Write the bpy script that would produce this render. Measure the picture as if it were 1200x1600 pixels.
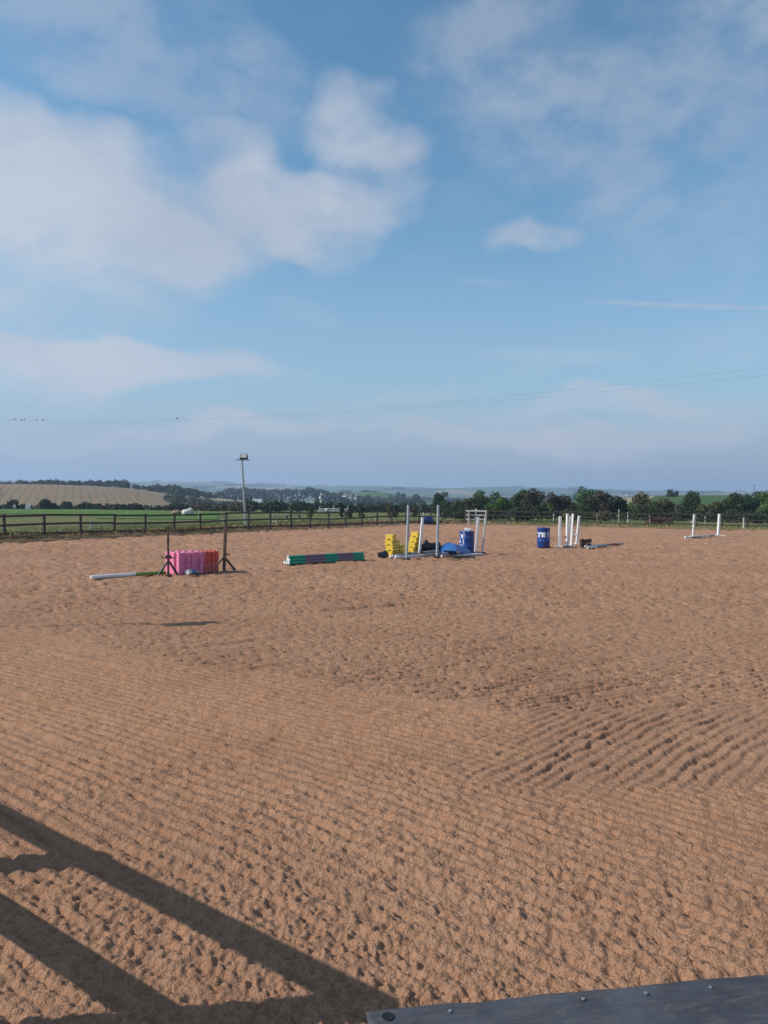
import bpy, math, random
import numpy as np
from mathutils import Vector, Matrix

# ------------------------------------------------------------------ clear
for o in list(bpy.data.objects):
    bpy.data.objects.remove(o, do_unlink=True)
scene = bpy.context.scene
COL = scene.collection
R = math.radians

# ------------------------------------------------------------------ camera
CAM_H, PITCH, ROLL, FPX = 2.2, R(1.14), R(0.7), 1155.0
cam_d = bpy.data.cameras.new('camera')
cam_d.sensor_fit = 'VERTICAL'
cam_d.sensor_height = 36.0
cam_d.lens = 36.0 * FPX / 1600.0
cam_d.clip_start = 0.05
cam_d.clip_end = 20000
cam = bpy.data.objects.new('camera', cam_d)
COL.objects.link(cam)
cam.matrix_world = (Matrix.Translation((0, 0, CAM_H)) @ Matrix.Rotation(math.pi / 2 - PITCH, 4, 'X')
                    @ Matrix.Rotation(ROLL, 4, 'Z'))
scene.camera = cam


def ray(px, py):
    u, v = (px - 600) / FPX, (800 - py) / FPX
    c, s = math.cos(ROLL), math.sin(ROLL)
    u2, v2 = u * c - v * s, u * s + v * c
    return np.array([u2, math.cos(PITCH) + v2 * math.sin(PITCH), -math.sin(PITCH) + v2 * math.cos(PITCH)])


def g(px, py, z=0.0):
    """place on the ground that the photograph shows at this pixel"""
    d = ray(px, py)
    t = (z - CAM_H) / d[2]
    return np.array([d[0] * t, d[1] * t, z])


def at(px, py, D):
    d = ray(px, py)
    t = D / d[1]
    return np.array([d[0] * t, D, CAM_H + d[2] * t])


# ------------------------------------------------------------------ sun and sky
SUN_EL = R(35)
SH = np.array([0.990, 0.141])              # shadows fall this way on the ground
sun_d = bpy.data.lights.new('sun', 'SUN')
sun_d.energy = 4.6
sun_d.angle = R(0.53)
sun_d.color = (1.0, 0.945, 0.86)
sun = bpy.data.objects.new('sun', sun_d)
COL.objects.link(sun)
sun.rotation_euler = Vector((SH[0] * math.cos(SUN_EL), SH[1] * math.cos(SUN_EL), -math.sin(SUN_EL))).to_track_quat('-Z', 'Y').to_euler()
SUN_AZ = math.atan2(-SH[0], -SH[1])

world = bpy.data.worlds.new('World')
scene.world = world
world.use_nodes = True
wt = world.node_tree
wt.nodes.clear()


class NT:
    """small helper to write node trees as expressions"""
    def __init__(s, t):
        s.t = t

    def n(s, kind, **kw):
        nd = s.t.nodes.new(kind)
        for k, v in kw.items():
            setattr(nd, k, v)
        return nd

    def put(s, sock, v):
        if isinstance(v, bpy.types.NodeSocket):
            s.t.links.new(v, sock)
        else:
            sock.default_value = v

    def m(s, op, a, b=0.0, c=None):
        nd = s.n('ShaderNodeMath', operation=op)
        s.put(nd.inputs[0], a)
        s.put(nd.inputs[1], b)
        if c is not None:
            s.put(nd.inputs[2], c)
        return nd.outputs[0]

    def vm(s, op, a, b=(0, 0, 0)):
        nd = s.n('ShaderNodeVectorMath', operation=op)
        s.put(nd.inputs[0], a)
        s.put(nd.inputs[1], b)
        return nd.outputs[0]

    def mix(s, f, a, b, blend='MIX'):
        nd = s.n('ShaderNodeMix', data_type='RGBA', blend_type=blend)
        s.put(nd.inputs[0], f)
        for sk, v in ((nd.inputs[6], a), (nd.inputs[7], b)):
            if isinstance(v, (tuple, list)) and len(v) == 3:
                v = (*v, 1)
            s.put(sk, v)
        return nd.outputs[2]

    def noise(s, vec, scale, detail=4, rough=0.55, dist=0.0):
        nd = s.n('ShaderNodeTexNoise')
        if vec is not None:
            s.put(nd.inputs['Vector'], vec)
        nd.inputs['Scale'].default_value = scale
        nd.inputs['Detail'].default_value = detail
        nd.inputs['Roughness'].default_value = rough
        nd.inputs['Distortion'].default_value = dist
        return nd.outputs['Fac']

    def ss(s, v, lo, hi, a=0.0, b=1.0):
        nd = s.n('ShaderNodeMapRange', interpolation_type='SMOOTHSTEP')
        s.put(nd.inputs[0], v)
        for k, q in zip((1, 2, 3, 4), (lo, hi, a, b)):
            s.put(nd.inputs[k], q)
        return nd.outputs[0]

    def xyz(s, v):
        nd = s.n('ShaderNodeSeparateXYZ')
        s.put(nd.inputs[0], v)
        return nd.outputs

    def comb(s, x, y, z=0.0):
        nd = s.n('ShaderNodeCombineXYZ')
        for k, q in enumerate((x, y, z)):
            s.put(nd.inputs[k], q)
        return nd.outputs[0]


W = NT(wt)
sky = W.n('ShaderNodeTexSky', sky_type='NISHITA')
sky.sun_disc = False
sky.sun_elevation = SUN_EL
sky.sun_rotation = SUN_AZ
sky.altitude = 60
sky.air_density = 1.0
sky.dust_density = 0.6
sky.ozone_density = 1.6
tc = W.n('ShaderNodeTexCoord')
dirv = W.vm('NORMALIZE', tc.outputs['Generated'])
dx, dy, dz = W.xyz(dirv)
az = W.m('ARCTAN2', dx, dy)
el = W.m('ARCSINE', dz)
skyp = W.comb(az, W.m('MULTIPLY', el, 1.6))
big = W.noise(W.vm('ADD', skyp, (3.1, 1.7, 0.4)), 3.4, 6, 0.56)
wisp = W.noise(W.vm('ADD', skyp, (7.7, 5.2, 2.4)), 9.0, 7, 0.58, 0.0)
warp1 = W.m('MULTIPLY', W.m('SUBTRACT', W.noise(W.vm('ADD', skyp, (1.3, 8.8, 0)), 6.0, 4, 0.5), 0.5), 0.15)
warp2 = W.m('MULTIPLY', W.m('SUBTRACT', W.noise(W.vm('ADD', skyp, (9.3, 2.8, 0)), 6.0, 4, 0.5), 0.5), 0.12)
az2, el2 = W.m('ADD', az, warp1), W.m('ADD', el, warp2)


def px_dir(px, py):
    d = ray(px, py)
    d = d / np.linalg.norm(d)
    return math.atan2(d[0], d[1]), math.asin(d[2])


def blob(px, py, rx, ry, rot=0.0, warp=True):
    a0, e0 = px_dir(px, py)
    A, E_ = (az2, el2) if warp else (az, el)
    a_ = W.m('SUBTRACT', A, a0)
    e_ = W.m('SUBTRACT', E_, e0)
    c, s = math.cos(R(rot)), math.sin(R(rot))
    u = W.m('ADD', W.m('MULTIPLY', a_, c / (rx / FPX)), W.m('MULTIPLY', e_, s / (rx / FPX)))
    v = W.m('ADD', W.m('MULTIPLY', a_, -s / (ry / FPX)), W.m('MULTIPLY', e_, c / (ry / FPX)))
    d2 = W.m('ADD', W.m('MULTIPLY', u, u), W.m('MULTIPLY', v, v))
    return W.ss(d2, 1.0, 0.0)


def total(lst):
    out = None
    for b, w in lst:
        t = W.m('MULTIPLY', b, w)
        out = t if out is None else W.m('ADD', out, t)
    return out


heavy = total([
    (blob(90, 270, 200, 135), 1.0), (blob(40, 400, 300, 170), 0.7), (blob(330, 375, 160, 85), 0.72),
    (blob(565, 195, 140, 80, -12), 0.72), (blob(590, 280, 95, 100), 0.5), (blob(510, 345, 115, 75), 0.6),
    (blob(350, 245, 120, 80), 0.6), (blob(430, 330, 130, 75), 0.55), (blob(225, 573, 270, 36, 2), 1.0), (blob(60, 585, 190, 34), 0.7), (blob(470, 478, 60, 36), 0.32),
    (blob(1140, 535, 120, 60), 0.28), (blob(730, 682, 230, 32), 0.95), (blob(380, 676, 220, 28), 0.8), (blob(1010, 690, 240, 30), 0.8), (blob(120, 690, 200, 26), 0.6), (blob(900, 640, 260, 26), 0.5), (blob(1120, 655, 160, 26), 0.5), (blob(640, 610, 150, 22), 0.35),
    (blob(1060, 625, 140, 40), 0.25), (blob(560, 640, 130, 40), 0.25)])
thin = total([
    (blob(250, 60, 330, 130, -20), 0.75), (blob(40, 15, 210, 90), 0.55), (blob(830, 150, 240, 150, -30), 0.75),
    (blob(1120, 240, 280, 200, 40), 0.75), (blob(960, 40, 430, 110), 0.5), (blob(720, 320, 130, 110), 0.3),
    (blob(900, 560, 260, 60), 0.3)])
oval = blob(832, 368, 100, 36, 4)
oval = W.m('MULTIPLY', oval, W.ss(wisp, 0.25, 0.6))
trail = total([(blob(1075, 478, 190, 5, -6.5, False), 0.42), (blob(760, 441, 70, 7, -4, False), 0.12), (blob(870, 556, 150, 14, -3, False), 0.2)])
# clouds beyond the frame go on with the same broken cover
a_l, e_b = px_dir(0, 900)
a_r, e_t = px_dir(1200, 0)
inside = W.m('MULTIPLY', W.m('MULTIPLY', W.ss(az, a_l - 0.25, a_l), W.ss(az, a_r + 0.25, a_r)), W.ss(el, e_t + 0.25, e_t))
rest = W.m('MULTIPLY', W.ss(big, 0.47, 0.66), W.m('SUBTRACT', 0.85, W.m('MULTIPLY', inside, 0.85)))
dens = W.m('ADD', W.m('MULTIPLY', heavy, W.ss(big, 0.22, 0.68, 0.5, 1.1)), W.m('MULTIPLY', W.m('MULTIPLY', W.m('SUBTRACT', wisp, 0.5), W.m('MINIMUM', heavy, 1.0)), 1.25))
a_heavy = W.m('MULTIPLY', W.ss(dens, 0.03, 1.0), 0.80)
a_thin = W.m('MULTIPLY', W.ss(W.m('MULTIPLY', thin, W.ss(wisp, 0.28, 0.72, 0.35, 1.25)), 0.05, 1.0), 0.40)
lowband = W.m('ADD', W.m('MULTIPLY', W.ss(el, R(9.5), R(1.0)), 0.45), W.m('MULTIPLY', W.ss(el, R(26), R(3.0)), 0.58))
alpha = W.m('MAXIMUM', W.m('MAXIMUM', a_heavy, rest), W.m('MAXIMUM', a_thin, W.m('MULTIPLY', oval, 0.62)))
alpha = W.m('MINIMUM', W.m('ADD', alpha, W.m('MULTIPLY', trail, 0.8)), 0.95)
SKY_S = 0.10
CL = lambda r, gg, b: (r / SKY_S, gg / SKY_S, b / SKY_S, 1)
cl_tone = W.ss(W.noise(W.vm('ADD', skyp, (2.2, 0.7, 6.1)), 5.0, 5, 0.55), 0.3, 0.7)
cloud_hi = W.mix(cl_tone, CL(0.49, 0.53, 0.62), CL(0.64, 0.67, 0.735))
cloud_lo = CL(0.55, 0.575, 0.67)
cloud = W.mix(W.ss(el, R(1), R(14)), cloud_lo, cloud_hi)
sky_tint = W.mix(1.0, sky.outputs[0], (0.94, 1.45, 1.52, 1), 'MULTIPLY')
base = W.mix(lowband, sky_tint, CL(0.395, 0.475, 0.585))
fin = W.mix(alpha, base, cloud)
bg = W.n('ShaderNodeBackground')
W.put(bg.inputs[0], fin)
bg.inputs[1].default_value = SKY_S
wo = W.n('ShaderNodeOutputWorld')
wt.links.new(bg.outputs[0], wo.inputs[0])

scene.view_settings.view_transform = 'Standard'
scene.view_settings.look = 'None'
scene.view_settings.exposure = 0.0
scene.view_settings.gamma = 1.0
scene.view_settings.use_curve_mapping = False
scene.cycles.use_denoising = True
scene.cycles.denoising_prefilter = 'NONE'
scene.cycles.volume_bounces = 1
scene.cycles.max_bounces = 6
scene.cycles.sample_clamp_indirect = 4.0

# ------------------------------------------------------------------ helpers: materials
MATS = {}


def lin(r, gg, b):
    f = lambda c: (c / 255 / 12.92) if c / 255 <= 0.04045 else ((c / 255 + 0.055) / 1.055) ** 2.4
    return (f(r), f(gg), f(b))


def mat(name, col, rough=0.6, col2=None, scale=6.0, lo=0.35, hi=0.65, bump=0.0, bscale=40.0, bdist=0.01, metal=0.0, detail=4, spec=0.5, island=0.0):
    if name in MATS:
        return MATS[name]
    m = bpy.data.materials.new(name)
    m.use_nodes = True
    t = m.node_tree
    b = t.nodes['Principled BSDF']
    N = NT(t)
    b.inputs['Roughness'].default_value = rough
    b.inputs['Metallic'].default_value = metal
    b.inputs['Specular IOR Level'].default_value = spec
    tco = N.n('ShaderNodeTexCoord').outputs['Object']
    c = (*col, 1)
    if col2 is not None:
        c = N.mix(N.ss(N.noise(tco, scale, detail), lo, hi), col, col2)
    if island:
        geo = N.n('ShaderNodeNewGeometry')
        v = N.ss(geo.outputs['Random Per Island'], 0, 1, 1 - island, 1 + island)
        hs = N.n('ShaderNodeHueSaturation')
        N.put(hs.inputs['Value'], v)
        N.put(hs.inputs['Color'], c)
        c = hs.outputs[0]
    N.put(b.inputs['Base Color'], c)
    if bump:
        bp = N.n('ShaderNodeBump')
        bp.inputs['Strength'].default_value = bump
        bp.inputs['Distance'].default_value = bdist
        N.put(bp.inputs['Height'], N.noise(tco, bscale, 5, 0.6))
        t.links.new(bp.outputs[0], b.inputs['Normal'])
    MATS[name] = m
    return m


# ------------------------------------------------------------------ helpers: meshes
def fast_mesh(name, verts, quads):
    verts = np.asarray(verts, np.float32).reshape(-1, 3)
    quads = np.asarray(quads, np.int32)
    k = quads.shape[1]
    me = bpy.data.meshes.new(name)
    me.vertices.add(len(verts))
    me.vertices.foreach_set('co', verts.ravel())
    me.loops.add(quads.size)
    me.loops.foreach_set('vertex_index', quads.ravel())
    me.polygons.add(len(quads))
    me.polygons.foreach_set('loop_start', np.arange(0, quads.size, k, dtype=np.int32))
    me.update(calc_edges=True)
    return me


def link(name, me, material=None, parent=None, loc=None, smooth=False):
    o = bpy.data.objects.new(name, me)
    COL.objects.link(o)
    if material is not None and me is not None and len(me.materials) == 0:
        me.materials.append(material)
    if parent is not None:
        o.parent = parent
    if loc is not None:
        o.location = loc
    if smooth and me is not None:
        me.polygons.foreach_set('use_smooth', np.ones(len(me.polygons), bool))
    return o


def tag(o, label=None, cat=None, group=None, kind=None):
    if label:
        o['label'] = label
    if cat:
        o['category'] = cat
    if group:
        o['group'] = group
    if kind:
        o['kind'] = kind
    return o


def empty(name, loc=(0, 0, 0), rz=0.0, rx=0.0, ry=0.0):
    o = bpy.data.objects.new(name, None)
    o.empty_display_size = 0.1
    COL.objects.link(o)
    o.location = tuple(float(v) for v in loc)
    o.rotation_euler = (rx, ry, rz)
    return o


class MB:
    """collects shapes for ONE mesh"""
    def __init__(s):
        s.v, s.f = [], []

    def add(s, vs, fs):
        k = len(s.v)
        s.v += [tuple(float(c) for c in v) for v in vs]
        s.f += [tuple(i + k for i in f) for f in fs]
        return s

    def box(s, c, size, rot=None, ch=0.0):
        hx, hy, hz = size[0] / 2, size[1] / 2, size[2] / 2
        if ch <= 0:
            vs = [Vector((x, y, z)) for x in (-hx, hx) for y in (-hy, hy) for z in (-hz, hz)]
            fs = [(0, 1, 3, 2), (4, 6, 7, 5), (0, 4, 5, 1), (2, 3, 7, 6), (0, 2, 6, 4), (1, 5, 7, 3)]
        else:
            # chamfered vertical and horizontal edges: octagonal plan, three levels
            def ring(ix, z):
                a, b = hx - ix, hy - ix
                e = ch
                return [Vector(p) for p in ((-a + e, -b, z), (a - e, -b, z), (a, -b + e, z), (a, b - e, z), (a - e, b, z), (-a + e, b, z), (-a, b - e, z), (-a, -b + e, z))]
            rs = [ring(ch, -hz), ring(0, -hz + ch), ring(0, hz - ch), ring(ch, hz)]
            vs = [p for r_ in rs for p in r_]
            fs = [tuple(range(7, -1, -1)), tuple(range(24, 32))]
            for k in range(3):
                for i in range(8):
                    j = (i + 1) % 8
                    fs.append((k * 8 + i, k * 8 + j, k * 8 + 8 + j, k * 8 + 8 + i))
        if rot is not None:
            vs = [rot @ v for v in vs]
        c = Vector(tuple(float(q) for q in c))
        return s.add([v + c for v in vs], fs)

    def tube(s, p0, p1, r0, r1=None, n=10, caps=True):
        r1 = r0 if r1 is None else r1
        p0, p1 = Vector(tuple(map(float, p0))), Vector(tuple(map(float, p1)))
        q = (p1 - p0).to_track_quat('Z', 'Y')
        vs = []
        for p, r_ in ((p0, r0), (p1, r1)):
            for i in range(n):
                a = 2 * math.pi * i / n
                vs.append(p + q @ Vector((r_ * math.cos(a), r_ * math.sin(a), 0)))
        fs = [(i, (i + 1) % n, n + (i + 1) % n, n + i) for i in range(n)]
        if caps:
            fs += [tuple(range(n - 1, -1, -1)), tuple(range(n, 2 * n))]
        return s.add(vs, fs)

    def path(s, pts, rad, n=6):
        for k in range(len(pts) - 1):
            r0 = rad[k] if isinstance(rad, (list, tuple)) else rad
            r1 = rad[k + 1] if isinstance(rad, (list, tuple)) else rad
            s.tube(pts[k], pts[k + 1], r0, r1, n)
        return s

    def lathe(s, prof, n=24, cap0=True, cap1=True, rot=None, loc=(0, 0, 0), arc=None):
        loc = Vector(tuple(map(float, loc)))
        vs, fs = [], []
        full = arc is None
        m = n if full else n + 1
        for (r_, z) in prof:
            for i in range(m):
                a = 2 * math.pi * i / n if full else arc[0] + (arc[1] - arc[0]) * i / n
                p = Vector((r_ * math.cos(a), r_ * math.sin(a), z))
                vs.append((rot @ p if rot is not None else p) + loc)
        for k in range(len(prof) - 1):
            for i in range(n):
                j = (i + 1) % m
                fs.append((k * m + i, k * m + j, (k + 1) * m + j, (k + 1) * m + i))
        if full and cap0:
            fs.append(tuple(range(n - 1, -1, -1)))
        if full and cap1:
            b = (len(prof) - 1) * m
            fs.append(tuple(range(b, b + n)))
        return s.add(vs, fs)

    def prism(s, poly, z0, z1, rot=None, loc=(0, 0, 0), inset=0.0):
        """poly: ccw outline in xy, extruded along z"""
        loc = Vector(tuple(map(float, loc)))
        n = len(poly)
        cx, cy = sum(p[0] for p in poly) / n, sum(p[1] for p in poly) / n
        lv = [(z0, 1.0), (z1, 1.0)] if inset <= 0 else [(z0, 1 - inset), (z0 + inset * 0.3, 1.0), (z1 - inset * 0.3, 1.0), (z1, 1 - inset)]
        vs = []
        for z, k in lv:
            for p in poly:
                v = Vector((cx + (p[0] - cx) * k, cy + (p[1] - cy) * k, z))
                vs.append((rot @ v if rot is not None else v) + loc)
        fs = [tuple(range(n - 1, -1, -1)), tuple(range((len(lv) - 1) * n, len(lv) * n))]
        for k in range(len(lv) - 1):
            for i in range(n):
                j = (i + 1) % n
                fs.append((k * n + i, k * n + j, (k + 1) * n + j, (k + 1) * n + i))
        return s.add(vs, fs)

    def mesh(s, name):
        me = bpy.data.meshes.new(name)
        me.from_pydata(s.v, [], s.f)
        me.update()
        return me

    def build(s, name, material, parent=None, loc=None, smooth=False):
        o = link(name, s.mesh(name), material, parent, loc)
        if smooth:
            me = o.data
            me.polygons.foreach_set('use_smooth', np.ones(len(me.polygons), bool))
            me.set_sharp_from_angle(angle=R(40))
        return o


def copy_thing(root, loc=None, rz=None, label=None, group=None):
    def cp(o, parent):
        c = o.copy()
        COL.objects.link(c)
        c.parent = parent
        for ch in [x for x in o.children]:
            cp(ch, c)
        return c
    c = cp(root, None)
    if loc is not None:
        c.location = tuple(float(v) for v in loc)
    if rz is not None:
        c.rotation_euler = (c.rotation_euler[0], c.rotation_euler[1], rz)
    if label:
        c['label'] = label
    if group:
        c['group'] = group
    return c


def Rz(a):
    return Matrix.Rotation(a, 3, 'Z')


def Rx(a):
    return Matrix.Rotation(a, 3, 'X')


def Ry(a):
    return Matrix.Rotation(a, 3, 'Y')


# ------------------------------------------------------------------ helpers: noise
GCOS = np.cos(np.arange(256) * math.pi / 128).astype(np.float32)
GSIN = np.sin(np.arange(256) * math.pi / 128).astype(np.float32)


def _hash(ix, iy, seed):
    h = ix.astype(np.uint32) * np.uint32(374761393) + iy.astype(np.uint32) * np.uint32(668265263) + np.uint32((seed * 974634911) & 0xFFFFFFFF)
    h = (h ^ (h >> np.uint32(13))) * np.uint32(1274126177)
    return h ^ (h >> np.uint32(16))


def perlin(x, y, seed=0):
    x0, y0 = np.floor(x), np.floor(y)
    fx, fy = (x - x0).astype(np.float32), (y - y0).astype(np.float32)
    ix, iy = x0.astype(np.int32), y0.astype(np.int32)
    u, v = fx * fx * fx * (fx * (fx * 6 - 15) + 10), fy * fy * fy * (fy * (fy * 6 - 15) + 10)

    def gr(a, b, ox, oy):
        k = (_hash(ix + a, iy + b, seed) >> 7) & 255
        return GCOS[k] * (fx - ox) + GSIN[k] * (fy - oy)
    n00, n10, n01, n11 = gr(0, 0, 0, 0), gr(1, 0, 1, 0), gr(0, 1, 0, 1), gr(1, 1, 1, 1)
    return 1.5 * ((n00 * (1 - u) + n10 * u) * (1 - v) + (n01 * (1 - u) + n11 * u) * v)


def worley(x, y, seed=0, jit=0.9):
    """distance to the nearest random point and that point's own random value"""
    x0, y0 = np.floor(x).astype(np.int32), np.floor(y).astype(np.int32)
    best = np.full(x.shape, 9.0)
    val = np.zeros(x.shape)
    for a in (-1, 0, 1):
        for b in (-1, 0, 1):
            h = _hash(x0 + a, y0 + b, seed)
            px = x0 + a + 0.5 + jit * ((h & 1023) / 1023.0 - 0.5)
            py = y0 + b + 0.5 + jit * (((h >> 10) & 1023) / 1023.0 - 0.5)
            d = np.hypot(x - px, y - py)
            k = d < best
            best = np.where(k, d, best)
            val = np.where(k, ((h >> 20) & 1023) / 1023.0, val)
    return best, val


def sm(a, b, x):
    t = np.clip((x - a) / (b - a), 0, 1)
    return t * t * (3 - 2 * t)


# ------------------------------------------------------------------ plan of the arena
E0, E1, E2, E3 = g(0, 846)[:2], g(640, 818.3)[:2], g(740, 818.5)[:2], g(1200, 829)[:2]
TAN = math.tan(SUN_EL)
RAIL_TOP = 1.31
post_end = g(584, 1566)[:2] - SH * (RAIL_TOP / TAN)            # end post of the near fence, from its shadow
near_dir = g(0, 1268)[:2] - g(584, 1566)[:2]
near_dir /= np.linalg.norm(near_dir)


def hp(p, q):
    """half plane through p, q, interior on the right-hand side when walking p -> q"""
    d = (q - p) / np.linalg.norm(q - p)
    n = np.array([-d[1], d[0]])
    return n, float(n @ p)


HALF = [hp(E0, E1), hp(E1, E2), hp(E2, E3)]
nn = np.array([near_dir[1], -near_dir[0]])                      # outward of the near side
if nn @ (g(600, 1000)[:2] - post_end) > 0:
    nn = -nn
NEAR = (nn, float(nn @ post_end) - 0.05)
RIGHT = (np.array([0.9, 0.44]), 78.0)


def sd_far(x, y):
    return np.maximum.reduce([n[0] * x + n[1] * y - c for n, c in HALF + [RIGHT]])


def sd(x, y):
    n, c = NEAR
    return np.maximum(sd_far(x, y), n[0] * x + n[1] * y - c)


# ------------------------------------------------------------------ terrain
def terrain(x, y):
    x, y = np.asarray(x, float), np.asarray(y, float)
    r = np.hypot(x, y)
    ahead = sm(0, 60, y)
    ix = 600 + FPX * x / np.maximum(y, 1.0)
    ix = np.where(y > 1, np.clip(ix, -3000, 4000), np.where(x < 0, -3000, 4000))
    z = -3.0 * sm(60, 300, r)
    z += 0.05 * perlin(x / 9, y / 9, 5) * sm(60, 80, r) + 0.5 * perlin(x / 90, y / 90, 6) * sm(90, 300, r)
    z += 0.30 * np.exp(-((x + 42) / 26) ** 2 - ((y - 104) / 16) ** 2) * ahead
    d = np.abs(x + 191) / 84
    z += 10.0 * np.exp(-d ** 2.5) * np.exp(-(np.abs(y - 425) / 130) ** 3)
    z += 7.4 * np.exp(-(np.abs(x - 138) / 78) ** 3) * np.exp(-(np.abs(y - 290) / 95) ** 2.5)
    z += 12.0 * np.exp(-((x + 16) / 48) ** 2) * np.exp(-((y - 900) / 110) ** 2)
    top = 56 + 9 * np.exp(-((ix - 280) / 160) ** 2) - 9 * sm(850, 1150, ix) + 5 * perlin(ix / 130.0, r / 900.0, 9) + 1.8 * perlin(ix / 26.0, r / 300.0, 10)
    z += top * sm(1150, 3700, r)
    z += 9 * perlin(x / 420, y / 420, 12) * sm(900, 1600, r) * (1 - sm(3000, 3700, r))
    s = sd(x, y)
    near = nn[0] * x + nn[1] * y - NEAR[1]
    rise = -0.35 + 0.35 * sm(-0.4, 0.15, s)
    z = np.where(s < 0.3, rise, z)
    return z


def polar(rs, ths):
    rr, tt = np.meshgrid(rs, ths, indexing='ij')
    return rr * np.sin(tt), rr * np.cos(tt), rr


def grid_quads(nr, nt):
    i = np.arange(nr - 1)[:, None] * nt + np.arange(nt - 1)[None, :]
    return np.stack([i, i + 1, i + nt + 1, i + nt], -1).reshape(-1, 4)[:, ::-1]


def angles(fine, lim=36, coarse=3.0):
    a = np.arange(-180, -lim, coarse)
    b = np.arange(-lim, lim, fine)
    c = np.arange(lim, 180 + 1e-6, coarse)
    return np.radians(np.concatenate([a, b, c, [180.0]]) if c[-1] < 180 - 1e-6 else np.concatenate([a, b, c]))


def ground_mat(name, kind):
    m = bpy.data.materials.new(name)
    m.use_nodes = True
    N = NT(m.node_tree)
    b = m.node_tree.nodes['Principled BSDF']
    b.inputs['Roughness'].default_value = 0.9
    b.inputs['Specular IOR Level'].default_value = 0.15
    pos = N.n('ShaderNodeNewGeometry').outputs['Position']
    if kind == 'grass':
        n1 = N.noise(pos, 0.06, 5, 0.6)
        n2 = N.noise(pos, 0.5, 6, 0.65)
        n3 = N.noise(pos, 7.0, 4, 0.7)
        c = N.mix(N.ss(n1, 0.38, 0.62), (0.092, 0.125, 0.034), (0.175, 0.158, 0.058))
        c = N.mix(N.m('MULTIPLY', N.ss(n2, 0.48, 0.7), 0.6), c, (0.170, 0.150, 0.068))
        c = N.mix(N.m('MULTIPLY', N.ss(n3, 0.4, 0.7), 0.5), c, (0.045, 0.080, 0.020))
        bp = N.n('ShaderNodeBump')
        bp.inputs['Strength'].default_value = 0.8
        bp.inputs['Distance'].default_value = 0.15
        N.put(bp.inputs['Height'], N.noise(pos, 3.0, 6, 0.7))
        m.node_tree.links.new(bp.outputs[0], b.inputs['Normal'])
    else:
        v = N.n('ShaderNodeTexVoronoi')
        N.put(v.inputs['Vector'], N.vm('MULTIPLY', N.vm('ADD', pos, N.vm('MULTIPLY', N.comb(N.noise(pos, 0.004, 2), N.noise(N.vm('ADD', pos, (700, 0, 0)), 0.004, 2)), (120, 120, 0))), (1, 0.45, 0)))
        v.inputs['Scale'].default_value = 0.0075
        cr = N.n('ShaderNodeValToRGB')
        cr.color_ramp.interpolation = 'CONSTANT'
        cols = [(0.0, (0.06, 0.11, 0.03)), (0.22, (0.10, 0.15, 0.045)), (0.42, (0.03, 0.055, 0.02)), (0.55, (0.20, 0.17, 0.09)), (0.7, (0.08, 0.13, 0.04)), (0.86, (0.27, 0.235, 0.15))]
        e = cr.color_ramp.elements
        e[0].position, e[0].color = 0.0, (*cols[0][1], 1)
        e[1].position, e[1].color = cols[1][0], (*cols[1][1], 1)
        for p_, c_ in cols[2:]:
            q = e.new(p_)
            q.color = (*c_, 1)
        N.put(cr.inputs[0], N.xyz(v.outputs['Color'])[0])
        edge = N.ss(N.noise(pos, 0.01, 5, 0.6), 0.5, 0.58)
        c = N.mix(N.m('MULTIPLY', edge, 0.55), cr.outputs[0], (0.028, 0.045, 0.02))
    N.put(b.inputs['Base Color'], c)
    MATS[name] = m
    return m


ths = angles(0.3)
rs = np.concatenate([np.arange(0.3, 6, 0.35), np.exp(np.arange(math.log(6), math.log(240), 0.011)), [240.0]])
X, Y, RR = polar(rs, ths)
Z = terrain(X, Y)
tag(link('ground', fast_mesh('ground', np.stack([X, Y, Z], -1), grid_quads(len(rs), len(ths))), ground_mat('meadow_grass', 'grass'), smooth=True),
    'rough green and straw coloured grass field beyond the arena fence', 'field', kind='structure')
rs = np.concatenate([[236.0], np.exp(np.arange(math.log(240), math.log(4300), 0.012))])
X, Y, RR = polar(rs, ths)
Z = terrain(X, Y)
Z[0] -= 0.3
tag(link('terrain', fast_mesh('terrain', np.stack([X, Y, Z], -1), grid_quads(len(rs), len(ths))), ground_mat('far_fields', 'far'), smooth=True),
    'far patchwork of hazy blue farmland and hills', 'hills', kind='structure')


# ------------------------------------------------------------------ arena sand: a real relief of clods, tine grooves and ruts
CEN = np.array([2.2, 12.3])


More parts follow.
